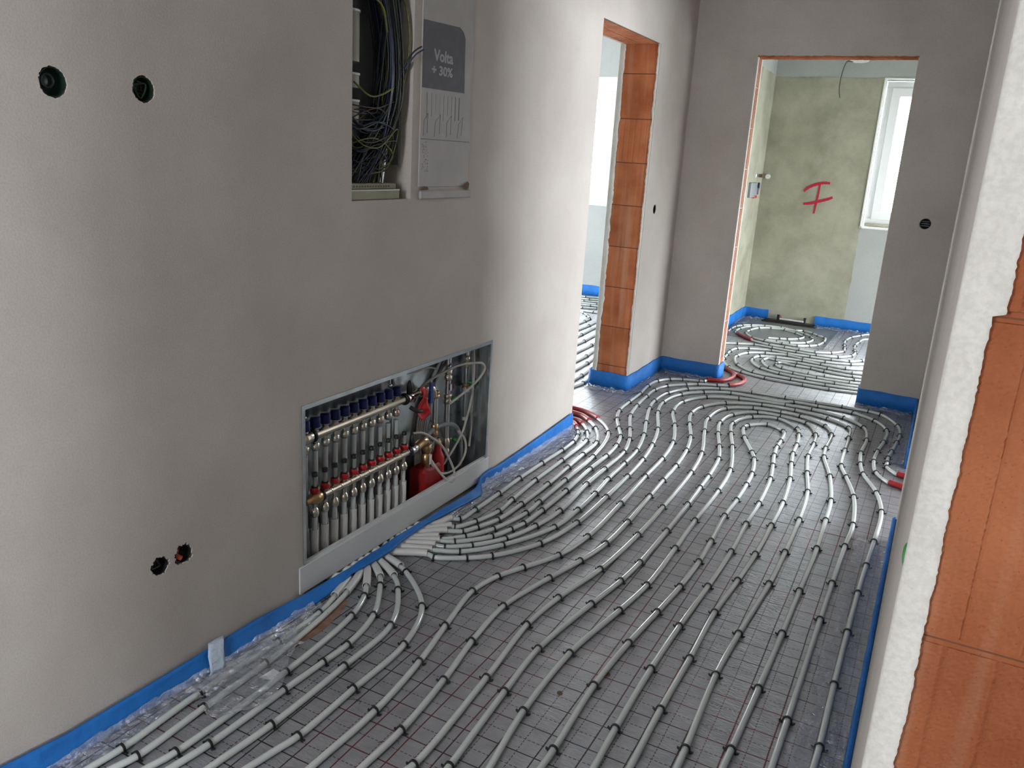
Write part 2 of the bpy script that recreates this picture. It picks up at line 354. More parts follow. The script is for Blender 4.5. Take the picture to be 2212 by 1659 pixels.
# ------------------------------------------------------------------ the shell
def cell_wall(mb, xs, ys, zs, hole):
    nx,ny,nz=len(xs)-1,len(ys)-1,len(zs)-1
    def sol(i,j,k):
        if not(0<=i<nx and 0<=j<ny and 0<=k<nz): return False
        return not hole((xs[i]+xs[i+1])/2,(ys[j]+ys[j+1])/2,(zs[k]+zs[k+1])/2)
    for i in range(nx):
        for j in range(ny):
            for k in range(nz):
                if not sol(i,j,k): continue
                a,b_,c,d,e,f=xs[i],xs[i+1],ys[j],ys[j+1],zs[k],zs[k+1]
                if not sol(i-1,j,k): mb.add([(a,c,e),(a,d,e),(a,d,f),(a,c,f)],[(0,1,2,3)])
                if not sol(i+1,j,k): mb.add([(b_,c,e),(b_,d,e),(b_,d,f),(b_,c,f)],[(0,1,2,3)])
                if not sol(i,j-1,k): mb.add([(a,c,e),(b_,c,e),(b_,c,f),(a,c,f)],[(0,1,2,3)])
                if not sol(i,j+1,k): mb.add([(a,d,e),(b_,d,e),(b_,d,f),(a,d,f)],[(0,1,2,3)])
                if not sol(i,j,k-1): mb.add([(a,c,e),(b_,c,e),(b_,d,e),(a,d,e)],[(0,1,2,3)])
                if not sol(i,j,k+1): mb.add([(a,c,f),(b_,c,f),(b_,d,f),(a,d,f)],[(0,1,2,3)])
def brk(lo,hi,*ins): return sorted(set([lo,hi]+[v for v in ins if lo<v<hi]))
def round_hole(mb, o, U, V, Nn, hs, rad, depth, n=48, rough=0.0):
    # square patch (half size hs) with a ragged round opening of radius rad, drilled to depth; Nn points out of the wall
    o,U,V,Nn=map(Vector,(o,U,V,Nn)); R_=[]
    for i in range(n): R_.append(rad*(1+rough*(rnd.random()-.5)*2))
    sq=[];ci=[];cb=[]
    for i in range(n):
        a=2*pi*(i+.5)/n; c,s_=cos(a),sin(a); k=hs/max(abs(c),abs(s_))
        sq.append(o+U*(c*k)+V*(s_*k)); ci.append(o+U*(c*R_[i])+V*(s_*R_[i])); cb.append(ci[-1]-Nn*depth)
    cor=[]
    mb.add(sq+ci+cb,[(i,(i+1)%n,n+(i+1)%n,n+i) for i in range(n)]+[(n+i,n+(i+1)%n,2*n+(i+1)%n,2*n+i) for i in range(n)])
    for sx,sy in ((1,1),(-1,1),(-1,-1),(1,-1)):   # corner triangles
        cpt=o+U*(sx*hs)+V*(sy*hs)
        best=sorted(range(n),key=lambda i:(sq[i]-cpt).length)[:2]
        mb.add([cpt,sq[best[0]],sq[best[1]]],[(0,1,2)])
    mb.add(cb,[tuple(range(n))])
CEIL=2.62
ZB=-.12
# left wall between hall and left room: manifold recess, fuse-box recess, sockets
HOLES_L=[(1.114,1.506,.0305),(1.327,1.511,.029),(1.291,.357,.027),(1.366,.360,.0285)]
cab=(1.826,3.004,.0004,.652); nic=(2.057,2.372,1.252,2.56)
def hole_left(x,y,z):
    if x>-.14 and cab[0]<y<cab[1] and cab[2]<z<cab[3]: return True
    if x>-.14 and nic[0]<y<nic[1] and nic[2]<z<nic[3]: return True
    if x>-.05:
        for hy,hz,r in HOLES_L:
            if abs(y-hy)<.035 and abs(z-hz)<.035: return True
    return False
mb=MB()
ys=brk(-1.3,3.959,cab[0],cab[1],nic[0],nic[1],*[h[0]+d for h in HOLES_L for d in(-.035,.035)])
zs=brk(ZB,CEIL,cab[2],cab[3],nic[2],nic[3],*[h[1]+d for h in HOLES_L for d in(-.035,.035)])
cell_wall(mb,[-.235,-.14,-.05,0],ys,zs,hole_left)
for k,(hy,hz,r) in enumerate(HOLES_L): round_hole(mb,(0,hy,hz),(0,1,0),(0,0,1),(1,0,0),.035,r,.05,rough=.05 if k<2 else .16)
wall_left=mb.build('wall_left',M['plaster']); tag(wall_left,kind='structure')
mb=MB(); cell_wall(mb,[-.235,0],[3.959,4.8452],[2.066,CEIL],lambda *a:False); o=mb.build('wall_left_lintel',M['plaster']); tag(o,kind='structure'); o.name='wall_left'
# pier between left doorway and far wall; a socket hole in it
mb=MB(); cell_wall(mb,[-.235,-.05,0],brk(4.8452,5.66,4.996,5.066),brk(ZB,CEIL,1.10,1.17),lambda x,y,z:x>-.05 and abs(y-5.031)<.035 and abs(z-1.135)<.035)
round_hole(mb,(0,5.031,1.135),(0,1,0),(0,0,1),(1,0,0),.035,.029,.05)
o=mb.build('wall_left',M['plaster']); tag(o,kind='structure')
# far wall of the hall with doorway
mb=MB(); cell_wall(mb,[0,.403,1.312,1.469,1.539,3.2],[5.521,5.571,5.66],brk(ZB,CEIL,2.08,1.1225,1.1925),
   lambda x,y,z:(.403<x<1.312 and z<2.08) or (y<5.571 and abs(x-1.504)<.035 and abs(z-1.1575)<.035))
round_hole(mb,(1.504,5.521,1.1575),(1,0,0),(0,0,1),(0,-1,0),.035,.031,.045)
wall_far=mb.build('wall_far',M['plaster']); tag(wall_far,kind='structure')
# right wall: near piece (very slightly out of square), far piece, lintels, piece behind the camera
def rw(y0,y1,z0,z1,x0=None,x1=None,name='wall_right',x0b=None):
    a=1.6405+(y0-.65)*.0032 if x0 is None else x0; b_=1.6405+(y1-.65)*.0032 if x0b is None else x0b
    mb=MB(); mb.add([(a,y0,z0),(1.86,y0,z0),(1.86,y1,z0),(b_,y1,z0),(a,y0,z1),(1.86,y0,z1),(1.86,y1,z1),(b_,y1,z1)],
       [(0,3,2,1),(4,5,6,7),(0,1,5,4),(1,2,6,5),(2,3,7,6),(3,0,4,7)])
    o=mb.build(name,M['plaster']); tag(o,kind='structure'); return o
rw(.665,3.41,ZB,CEIL); rw(4.405,5.521,ZB,CEIL,1.655,x0b=1.655); rw(3.41,4.405,2.08,CEIL,1.65,x0b=1.655)
rw(-.35,.665,2.08,CEIL,1.6405,x0b=1.6405); rw(-1.3,-.35,ZB,CEIL,1.64,x0b=1.64)
mb=MB(); cell_wall(mb,[-.235,.25,.75,5.6],[-1.45,-1.3],[ZB,.9,2.1,CEIL],lambda x,y,z:.25<x<.75 and .9<z<2.1); tag(mb.build('wall_back',M['plaster']),kind='structure')  # opening behind the camera is added as soft ambient light for the hall
# exterior wall at the far side, window openings for both rooms
mb=MB()
cell_wall(mb,[-4.0,-2.65,-1.45,-.12],[8.17,8.50],[ZB,.955,2.205,CEIL],lambda x,y,z:-2.65<x<-1.45 and .955<z<2.205)
tag(mb.build('wall_far_left_room',M['white_paint']),kind='structure')
mb=MB()
cell_wall(mb,[-.12,.931,1.95,3.2],[8.17,8.50],[ZB,.955,2.215,CEIL],lambda x,y,z:.931<x<1.95 and .955<z<2.215)
tag(mb.build('wall_far_room',M['white_paint']),kind='structure')
# cement rendered splash zone on the far wall and on the return wall, 6 mm proud
def ragged(mb,x0,x1,z0,z1,y,t,seg=40,amp=.004):
    pts=[]
    for i in range(seg+1): pts.append((x0+(x1-x0)*i/seg, z1+rnd.uniform(-amp,amp)))
    for i in range(seg+1): pts.append((x1+rnd.uniform(-amp,amp), z1+(z0-z1)*i/seg))
    pts.append((x0,z0)); n=len(pts)
    mb.add([(a,y,b_) for a,b_ in pts]+[(a,y+t,b_) for a,b_ in pts],[tuple(range(n))]+[(i,(i+1)%n,n+(i+1)%n,n+i) for i in range(n)])
mb=MB(); ragged(mb,0.0,.926,ZB,2.222,8.166,.003)
tag(mb.build('wall_far_cement_render',M['cement']),kind='structure')
mb=MB(); cell_wall(mb,[-.235,0],[5.66,8.17],[ZB,2.24,CEIL],lambda x,y,z:False)
tag(mb.build('wall_left_far_room',M['white_paint']),kind='structure')
mb=MB(); n=60; top=[(5.75+(8.166-5.75)*i/n,2.24+rnd.uniform(-.005,.005)) for i in range(n+1)]; pts=top+[(8.166,ZB),(5.75,ZB)]; k=len(pts)
mb.add([(.003,a,b_) for a,b_ in pts],[tuple(range(k))]); mb.add([(0,a,b_) for a,b_ in pts],[tuple(range(k))])
tag(mb.build('wall_left_cement_render',M['cement']),kind='structure')
mb=MB(); cell_wall(mb,[3.2,3.35],[5.521,5.8,7.7,8.5],[ZB,0,1.5,CEIL],lambda x,y,z:5.8<y<7.7 and 0<z<1.5); tag(mb.build('wall_right_far_room',M['white_paint']),kind='structure')  # unseen opening added to brighten the far room and its floor
# left room
mb=MB(); cell_wall(mb,[-5.0,-4.85],[3.0,4.5,7.7,8.5],[ZB,.0,1.5,CEIL],lambda x,y,z:4.5<y<7.7 and 0<z<1.5)  # unseen opening, sized to flood the left room floor with light
cell_wall(mb,[-5.0,-4.0],[8.17,8.5],[ZB,CEIL],lambda *a:False); cell_wall(mb,[-5.0,-.235],[2.85,3.0],[ZB,CEIL],lambda *a:False)
tag(mb.build('wall_left_room',M['white_paint']),kind='structure')
# right rooms
mb=MB(); cell_wall(mb,[5.45,5.6],[-1.3,-1.0,.0,2.45,4.65,5.521],[ZB,0,.9,2.1,2.2,CEIL],lambda x,y,z:(2.45<y<4.65 and 0<z<2.2) or (-1.0<y<.0 and .9<z<2.1))  # smaller opening is unseen, added as light for the near hall
cell_wall(mb,[1.86,5.45],[1.6,1.72],[ZB,CEIL],lambda *a:False); cell_wall(mb,[3.35,5.6],[5.521,5.66],[ZB,CEIL],lambda *a:False)
tag(mb.build('wall_right_room',M['plaster']),kind='structure')
mb=MB(); mb.box(-5.0,-1.45,CEIL,5.6,8.5,CEIL+.12); tag(mb.build('ceiling',M['concrete']),kind='structure')
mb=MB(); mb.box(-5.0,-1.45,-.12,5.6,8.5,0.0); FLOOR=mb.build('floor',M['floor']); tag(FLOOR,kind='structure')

# ------------------------------------------------------------------ exposed bricks at the door jambs
def height_field(mb,o,U,V,Nn,w,h,du,dv,fn):
    o,U,V,Nn=map(Vector,(o,U,V,Nn)); nu=max(2,int(w/du)); nv=max(2,int(h/dv))
    mb.sheet([[o+U*(w*i/nu)+V*(h*j/nv)+Nn*fn(w*i/nu,h*j/nv) for j in range(nv+1)] for i in range(nu+1)],0,False)
def brick_fn(z0,zj,grooves,gw=.0035,gd=.0035,rim=None):
    ph=[rnd.uniform(-.0012,.0012) for _ in range(40)]
    def f(u,v):
        z=z0+v; k=round((z-zj)/.25); d=abs(z-(zj+.25*k)); row=int(math.floor((z-zj)/.25))
        h=ph[row%40]
        if d<.0036: h-=.009
        for g in grooves(row):
            if abs(u-g)<gw: h-=gd
        return h+rnd.uniform(-.0004,.0004)
    return f
# far jamb of the left doorway (faces the camera), bricks every 25 cm, joints at z=1.903 etc
mb=MB(); gr=lambda row:[.035+(.006 if row%2 else 0)]+[.035+.034*k for k in range(1,5)]
height_field(mb,(-.209,4.8365,.0),(1,0,0),(0,0,1),(0,-1,0),.197,2.066,.0033,.0035,brick_fn(0,1.903,gr,gd=.006))
mb.box(-.209,4.837,0,-.012,4.845,2.066)
o=mb.build('wall_left_brick_jamb',M['brick']); tag(o,kind='structure')
def jag_strip(mb,o,U,V,Nn,w,h,thick,amp,step=.012,both=False,corner=0.0):
    # plaster lip: straight edge at o, ragged edge at distance w along U
    o,U,V,Nn=map(Vector,(o,U,V,Nn)); n=int(h/step); j=0; rows=[]
    for i in range(n+1):
        j=.75*j+rnd.uniform(-amp,amp)*.6; ww=w+j+rnd.uniform(-amp,amp)*.25
        p=o+V*(h*i/n)
        rows.append([p+Nn*0.0, p+Nn*thick*.75+U*corner*.3, p+Nn*thick+U*max(corner,.003), p+Nn*thick+U*(ww*.6), p+Nn*thick*.9+U*(ww-.001), p+U*ww])
    mb.sheet(rows,0,True)
mb=MB(); jag_strip(mb,(0,4.837,0),(-1,0,0),(0,0,1),(0,-1,0),.0125,2.066,.006,.0035,corner=.003)
jag_strip(mb,(-.243,4.837,0),(1,0,0),(0,0,1),(0,-1,0),.034,2.07,.006,.0055,corner=.004)
mb.box(-.243,4.838,0,-.235,4.86,2.07); o=mb.build('wall_left_jamb_plaster',M['plaster_light']); tag(o,kind='structure')
# soffit of the left doorway: clay lintels with grooves along the opening
mb=MB(); height_field(mb,(-.213,3.96,2.064),(1,0,0),(0,1,0),(0,0,-1),.208,.876,.003,.05,
   lambda u,v:(-.008 if abs(u-.1)<.004 else 0)+(.0018 if int(u/.009)%2 else 0)+rnd.uniform(-.0005,.0005))
o=mb.build('wall_left_clay_lintel',M['brick']); tag(o,kind='structure')
# left jamb and soffit of the far doorway
mb=MB(); height_field(mb,(.405,5.545,0),(0,1,0),(0,0,1),(1,0,0),.09,2.08,.0025,.004,
   lambda u,v:(-.016 if abs(u-.03)<.006 or abs(u-.062)<.006 else 0)+(-.004 if abs((v-.153)%.25)<.003 else 0)+rnd.uniform(-.0005,.0005))
height_field(mb,(.403,5.535,2.078),(1,0,0),(0,1,0),(0,0,-1),.909,.115,.02,.003,
   lambda u,v:(-.005 if abs(v-.05)<.004 else 0)+rnd.uniform(-.0015,.0015))
n=60; zz=[2.0855+rnd.uniform(-.002,.002) for _ in range(n+1)]
mb.add([(.403+.909*i/n,5.5195,2.077) for i in range(n+1)]+[(.403+.909*i/n,5.5195,zz[i]) for i in range(n+1)],[(i,i+1,n+2+i,n+1+i) for i in range(n)])
o=mb.build('wall_far_brick_jamb',M['brick']); tag(o,kind='structure')
mb=MB(); jag_strip(mb,(.403,5.521,0),(0,1,0),(0,0,1),(1,0,0),.026,2.08,.004,.002,corner=.002)
jag_strip(mb,(.403,5.66,0),(0,-1,0),(0,0,1),(1,0,0),.026,2.08,.004,.002,corner=.002)
jag_strip(mb,(1.312,5.521,0),(0,1,0),(0,0,1),(-1,0,0),.026,2.08,.003,.002,corner=.002)
o=mb.build('wall_far_jamb_plaster',M['plaster_light']); tag(o,kind='structure')
# near jamb of the doorway beside the camera: bricks and thick ragged plaster
mb=MB()
gN=lambda row:[.0325 if row%2==0 else .0245,.0605 if row%2 else .074,.11,.15]
def fN(z0=0):
    base=brick_fn(0,1.0855,gN,gw=.0018,gd=.0012)
    def f(u,v):
        row=math.floor((v-1.0855)/.25)
        h=base(u,v)
        if row==1 and u<.012: h-=.004
        return h
    return f
height_field(mb,(1.654,.652,0),(1,0,0),(0,0,1),(0,-1,0),.206,2.08,.0019,.0022,fN())
mb.box(1.648,.6535,0,1.86,.665,2.08)
o=mb.build('wall_right_brick_jamb',M['brick_near']); tag(o,kind='structure')
mb=MB()
rows=[];j=0;n=900
for i in range(n+1):
    z=2.08*i/n; j=.93*j+rnd.uniform(-1,1)*.0005
    ww=.0235+j+rnd.uniform(-1,1)*.00035
    if z>1.336: ww+=.008
    x0=1.6385
    rows.append([(x0+.002,.668,z),(x0,.660,z),(x0+.0006,.6515,z),(x0+.0028,.6482,z),(x0+.007,.6468,z),(x0+ww*.7,.6466,z),(x0+ww-.0008,.6475,z),(x0+ww,.6530,z)])
mb.sheet(rows,0,True); o=mb.build('wall_right_jamb_plaster',M['plaster_light']); tag(o,kind='structure')
# bead at the far corner of that wall
mb=MB(); mb.cyl((1.6495,3.408,.0),(1.6495,3.408,2.08),.004,n=10); o=mb.build('wall_right_corner_bead',M['plaster_light']); tag(o,kind='structure')

# ------------------------------------------------------------------ windows
def window(idx,x0,x1,z0,z1,y,sash=True):
    t=thing('window_%d'%idx,None,None,((x0+x1)/2,y,z0)); tag(t,kind='structure')
    def ringbox(mb,a0,a1,c0,c1,w,yy0,yy1):
        mb.box(a0,yy0,c0,a1,yy1,c0+w,.002); mb.box(a0,yy0,c1-w,a1,yy1,c1,.002); mb.box(a0,yy0,c0+w,a0+w,yy1,c1-w,.002); mb.box(a1-w,yy0,c0+w,a1,yy1,c1-w,.002)
    mb=MB(); ringbox(mb,x0,x1,z0,z1,.055,y+.1,y+.18); mb.build('window_frame',M['window'],t)
    mb=MB(); ringbox(mb,x0+.048,x1-.048,z0+.052,z1-.052,.072,y+.085,y+.165); mb.build('sash',M['window'],t)
    mb=MB(); ringbox(mb,x0+.118,x1-.118,z0+.122,z1-.122,.005,y+.12,y+.135); mb.build('gasket',M['rubber'],t)
    mb=MB(); mb.box(x0+.12,y+.128,z0+.124,x1-.12,y+.132,z1-.124); mb.build('window_pane',M['glass'],t)
    return t
w1=window(1,.945,1.95,.975,2.205,8.17)
mb=MB(); mb.box(.925,8.158,.945,1.95,8.175,.962,.002); mb.box(.921,8.158,.945,.936,8.175,2.222,.002); mb.box(.921,8.158,2.212,1.95,8.175,2.226,.002); mb.build('reveal_bead',M['window'],w1)
mb=MB(); mb.box(.95,8.20,.962,1.95,8.27,.990,.006); mb.build('sill_board',M['cement'],w1)
w2=window(2,-2.65,-1.45,.965,2.12,8.17)
mb=MB(); mb.box(-2.65,8.2,2.12,-1.45,8.45,2.205,.003); mb.build('roller_shutter_box',M['window'],w2)
mb=MB(); mb.box(-2.7,8.15,.94,-1.4,8.3,.965,.004); mb.build('window_sill',M['window'],w2)
# foliage outside the left room
mb=MB()
for i in range(700):
    c=Vector((rnd.gauss(-5.2,1.6),rnd.gauss(17.5,.8),rnd.gauss(2.2,1.5))); a=Vector((rnd.uniform(-1,1),rnd.uniform(-1,1),rnd.uniform(-1,1))).normalized(); b_=a.cross(Vector((0,0,1))).normalized(); s_=rnd.uniform(.06,.13)
    mb.add([c-a*s_,c+b_*s_*.5,c+a*s_,c-b_*s_*.5],[(0,1,2,3)])
tr=thing('tree','sunlit yellow-green tree outside the window of the left room','tree',(-5.2,17.5,-.5))
mb.build('foliage',M['leaf'],tr)
mb=MB(); mb.cyl((-5.2,17.5,-.5),(-5.2,17.5,3),.12,.05,10); mb.build('trunk',M['rust'],tr)
mb=MB(); mb.box(-30,8.6,-.6,30,45,-.5); tag(mb.build('ground',M['ground']),kind='structure')

# ------------------------------------------------------------------ heating pipes, sleeves, clips
C_EYE=Vector((1.623,0,1.425))
PR=.0090
PIPES = [
 ('l1','innermost loop with the tightest bend on the hall floor',{},
  [(0.988,1.084,0),(0.988,1.534,0),(0.988,1.607,1),(0.976,1.901,1),(0.987,2.154,1),(1.006,2.374,1),(1.022,2.579,1),(1.028,2.801,1),(1.022,2.999,1),(1.009,3.27,1),(1.013,3.47,1),(1.01,3.682,1),(1.002,3.841,1),(0.967,4.056,1),(0.936,4.152,1),(0.848,4.375,1),(0.808,4.537,1),(0.818,4.6,1),(0.908,4.688,1),(1.009,4.619,1),(1.03,4.436,1),(1.031,4.323,1),(1.043,4.178,1),(1.066,4.022,1),(1.091,3.827,1),(1.106,3.492,1),(1.105,3.243,1),(1.111,2.954,1),(1.105,2.637,1),(1.093,2.331,1),(1.088,2.063,1),(1.092,1.763,1),(1.097,1.608,0),(1.112,1.158,0)]),
 ('l2','second loop, just around the tightest bend on the hall floor',{},
  [(0.932,1.023,0),(0.883,1.47,0),(0.858,1.698,1),(0.856,2.006,1),(0.897,2.315,1),(0.92,2.525,1),(0.921,2.858,1),(0.916,3.151,1),(0.917,3.526,1),(0.901,3.827,1),(0.828,4.18,1),(0.771,4.394,1),(0.736,4.584,1),(0.801,4.779,1),(0.94,4.847,1),(1.07,4.719,1),(1.096,4.614,1),(1.115,4.426,1),(1.122,4.267,1),(1.141,4.105,1),(1.172,3.886,1),(1.195,3.565,1),(1.198,3.288,1),(1.196,2.986,1),(1.185,2.739,1),(1.169,2.478,1),(1.171,2.177,1),(1.169,1.901,1),(1.173,1.648,0),(1.18,1.198,0)]),
 ('l3','third loop out from the tightest bend, hall floor',{},
  [(0.83,0.975,0),(0.799,1.424,1),(0.777,1.744,1),(0.767,1.976,1),(0.804,2.301,1),(0.832,2.501,1),(0.844,2.67,1),(0.846,2.989,1),(0.843,3.296,1),(0.837,3.516,1),(0.833,3.679,1),(0.813,3.95,1),(0.769,4.143,1),(0.711,4.348,1),(0.671,4.553,1),(0.695,4.747,1),(0.808,4.896,1),(0.945,4.911,1),(1.099,4.863,1),(1.176,4.675,1),(1.192,4.5,1),(1.196,4.276,1),(1.23,4.019,1),(1.27,3.766,1),(1.288,3.417,1),(1.291,3.071,1),(1.287,2.779,1),(1.267,2.393,1),(1.259,2.137,1),(1.271,1.786,1),(1.272,1.715,0),(1.278,1.265,0)]),
 ('l4','fourth loop out from the tightest bend, hall floor',{},
  [(0.604,0.903,0),(0.713,1.34,0),(0.724,1.384,1),(0.705,1.771,1),(0.68,2.074,1),(0.696,2.277,1),(0.74,2.54,1),(0.761,2.886,1),(0.761,3.201,1),(0.75,3.677,1),(0.72,3.977,1),(0.637,4.344,1),(0.592,4.587,1),(0.63,4.851,1),(0.768,4.97,1),(0.929,5.001,1),(1.044,4.988,1),(1.201,4.875,1),(1.253,4.733,1),(1.257,4.468,1),(1.269,4.315,1),(1.332,4.04,1),(1.377,3.721,1),(1.386,3.479,1),(1.393,3.175,1),(1.389,2.787,1),(1.386,2.471,1),(1.38,2.14,1),(1.372,1.845,1),(1.37,1.775,0),(1.357,1.325,0)]),
 ('l5','fifth loop out from the tightest bend, hall floor',{},
  [(0.613,0.862,0),(0.625,1.312,0),(0.629,1.468,1),(0.61,1.698,1),(0.581,1.902,1),(0.567,2.13,1),(0.614,2.38,1),(0.655,2.558,1),(0.683,2.742,1),(0.686,2.977,1),(0.675,3.286,1),(0.668,3.498,1),(0.663,3.721,1),(0.642,3.972,1),(0.6,4.196,1),(0.532,4.418,1),(0.484,4.613,1),(0.501,4.792,1),(0.6,4.968,1),(0.799,5.081,1),(0.997,5.096,1),(1.191,5.042,1),(1.321,4.93,1),(1.344,4.732,1),(1.35,4.498,1),(1.362,4.231,1),(1.402,4.078,1),(1.461,3.832,1),(1.492,3.499,1),(1.487,3.26,1),(1.482,2.912,1),(1.48,2.627,1),(1.476,2.039,1),(1.474,1.836,0),(1.47,1.386,0)]),
 ('l6','outermost full loop, right leg along the right wall strip',{},
  [(0.515,0.799,0),(0.524,1.249,0),(0.529,1.492,1),(0.506,1.733,1),(0.47,1.93,1),(0.435,2.156,1),(0.458,2.29,1),(0.503,2.396,1),(0.571,2.552,1),(0.601,2.759,1),(0.597,3.133,1),(0.583,3.499,1),(0.576,3.775,1),(0.547,4.049,1),(0.468,4.341,1),(0.386,4.577,1),(0.373,4.821,1),(0.467,5.021,1),(0.645,5.129,1),(0.923,5.179,1),(1.082,5.185,1),(1.274,5.126,1),(1.396,4.996,1),(1.435,4.758,1),(1.429,4.502,1),(1.444,4.32,1),(1.47,4.173,1),(1.548,3.946,1),(1.586,3.721,1),(1.584,3.374,1),(1.577,3.132,1),(1.571,2.887,1),(1.568,2.596,1),(1.566,2.276,1),(1.567,1.975,1),(1.565,1.889,0),(1.555,1.439,0)]),
 ('l7','sweeps across the hall to the nearer right red sleeve',{'sl': ('white', 0, 2), 'sr': ('red', -4, -1), 'man': (6, 0)},
  [(0.02,2.19,0),(0.051,2.219,0),(0.169,2.288,0),(0.202,2.283,1),(0.3,2.345,1),(0.368,2.41,1),(0.472,2.598,1),(0.516,2.85,1),(0.519,3.163,1),(0.513,3.449,1),(0.499,3.705,1),(0.469,3.942,1),(0.412,4.21,1),(0.314,4.514,1),(0.276,4.729,1),(0.315,4.979,1),(0.421,5.122,1),(0.574,5.226,1),(0.915,5.236,0),(0.955,5.279,1),(1.104,5.285,1),(1.31,5.274,1),(1.44,5.184,1),(1.518,5.024,1),(1.52,4.779,1),(1.504,4.589,1),(1.5,4.404,1),(1.524,4.232,1),(1.593,4.116,0),(1.659,4.083,0),(1.75,4.02,0),(2.2,3.98,0)]),
 ('l8','sweeps across the hall to the farther right red sleeve',{'sl': ('white', 0, 2), 'sr': ('red', -4, -1), 'man': (7, 0)},
  [(0.02,2.238,0),(0.051,2.268,0),(0.165,2.325,0),(0.254,2.372,1),(0.36,2.509,1),(0.458,2.759,1),(0.47,2.966,1),(0.465,3.169,1),(0.45,3.362,1),(0.442,3.599,1),(0.43,3.81,1),(0.38,4.07,1),(0.319,4.284,1),(0.247,4.56,1),(0.222,4.73,1),(0.235,4.953,1),(0.312,5.132,1),(0.484,5.282,1),(0.682,5.338,1),(0.894,5.352,1),(1.08,5.367,1),(1.236,5.378,1),(1.391,5.373,1),(1.465,5.346,1),(1.57,5.158,1),(1.592,4.963,1),(1.585,4.82,1),(1.571,4.631,1),(1.561,4.508,1),(1.561,4.42,1),(1.565,4.352,1),(1.62,4.265,0),(1.662,4.249,0),(1.75,4.13,0),(2.2,4.12,0)]),
 ('l9','ends in the short bent pinkish sleeve at the far doorway',{'sl': ('white', 0, 2), 'sr': ('red', -8, -4), 'man': (8, 0)},
  [(0.02,2.276,0),(0.05,2.306,0),(0.155,2.362,0),(0.19,2.373,1),(0.265,2.44,1),(0.344,2.561,1),(0.391,2.726,1),(0.412,2.913,1),(0.392,3.248,1),(0.39,3.472,1),(0.384,3.747,1),(0.34,3.952,1),(0.282,4.122,1),(0.204,4.347,1),(0.168,4.564,1),(0.15,4.79,1),(0.143,4.965,1),(0.18,5.115,1),(0.274,5.233,1),(0.335,5.293,1),(0.449,5.356,1),(0.515,5.399,1),(0.569,5.489,0),(0.58,5.541,0),(0.571,5.631,0),(0.511,5.715,0),(0.454,5.796,0),(0.397,5.846,0),(0.3,5.95,0)]),
 ('l10','ends in the long red sleeve round the far doorway corner',{'sl': ('white', 0, 2), 'sr': ('red', -7, -2), 'man': (9, 0)},
  [(0.02,2.304,0),(0.051,2.334,0),(0.148,2.402,0),(0.198,2.428,1),(0.293,2.547,1),(0.324,2.643,1),(0.341,2.719,1),(0.348,2.874,1),(0.346,3.122,1),(0.333,3.43,1),(0.333,3.64,1),(0.318,3.819,1),(0.285,3.965,1),(0.228,4.093,1),(0.163,4.238,1),(0.116,4.398,1),(0.103,4.599,1),(0.097,4.822,1),(0.077,5.031,1),(0.088,5.196,1),(0.143,5.295,1),(0.216,5.345,1),(0.32,5.388,1),(0.347,5.399,1),(0.361,5.436,0),(0.434,5.474,0),(0.483,5.558,0),(0.49,5.664,0),(0.451,5.77,0),(0.377,5.839,0),(0.25,5.75,0)]),
 ('q4','from the longest red sleeve at the left wall end',{'sl': ('white', 0, 2), 'sr': ('red', -4, -1), 'man': (10, 0)},
  [(0.022,2.338,0),(0.058,2.368,0),(0.128,2.427,0),(0.143,2.419,1),(0.207,2.489,1),(0.265,2.607,1),(0.305,2.813,1),(0.301,2.944,1),(0.292,3.232,1),(0.281,3.592,1),(0.208,3.985,1),(0.07,4.175,0),(-0.041,4.243,0),(-0.14,4.26,0),(-0.175,4.274,0)]),
 ('q3','from the second longest red sleeve at the left wall end',{'sl': ('white', 0, 2), 'sr': ('red', -4, -1), 'man': (8, 1)},
  [(0.02,2.383,0),(0.055,2.413,0),(0.125,2.489,0),(0.177,2.52,1),(0.206,2.584,1),(0.239,2.69,1),(0.249,2.88,1),(0.247,3.144,1),(0.237,3.386,1),(0.228,3.591,1),(0.217,3.795,1),(0.122,4.012,1),(0.045,4.105,0),(-0.018,4.157,0),(-0.08,4.173,0),(-0.134,4.184,0)]),
 ('q2','from the third red sleeve at the left wall end',{'sl': ('white', 0, 2), 'sr': ('red', -4, -1), 'man': (9, 1)},
  [(0.02,2.427,0),(0.057,2.457,0),(0.118,2.533,0),(0.134,2.535,1),(0.174,2.626,1),(0.203,2.762,1),(0.195,2.898,1),(0.181,3.152,1),(0.176,3.45,1),(0.16,3.795,1),(0.11,3.922,1),(0.033,4.036,0),(-0.002,4.057,0),(-0.045,4.061,0),(-0.084,4.056,0)]),
 ('q1','closest to the left wall, from the shortest red sleeve',{'sl': ('white', 0, 2), 'sr': ('red', -4, -1), 'man': (10, 1)},
  [(0.022,2.475,0),(0.061,2.508,0),(0.082,2.591,0),(0.112,2.607,1),(0.118,2.72,1),(0.117,2.922,1),(0.112,3.127,1),(0.113,3.358,1),(0.118,3.579,1),(0.114,3.728,1),(0.094,3.832,1),(0.065,3.899,1),(0.031,3.963,0),(-0.007,4.005,0),(-0.035,4.007,0),(-0.059,4.001,0)]),
 ('p1','leftmost of six fanning out below the manifold cabinet',{'sr': ('white', -3, -1), 'man': (0, 0)},
  [(0.06,0.54,0),(0.099,0.988,0),(0.106,1.068,1),(0.098,1.306,1),(0.107,1.593,1),(0.102,1.778,1),(0.08,1.878,0),(0.044,1.99,0),(0.03,2,0)]),
 ('p2','second from left of six below the manifold cabinet',{'sr': ('white', -3, -1), 'man': (1, 0)},
  [(0.046,0.577,0),(0.145,1.016,0),(0.157,1.069,1),(0.153,1.274,1),(0.15,1.496,1),(0.128,1.748,0),(0.097,1.918,0),(0.058,2.035,0),(0.04,2.06,0)]),
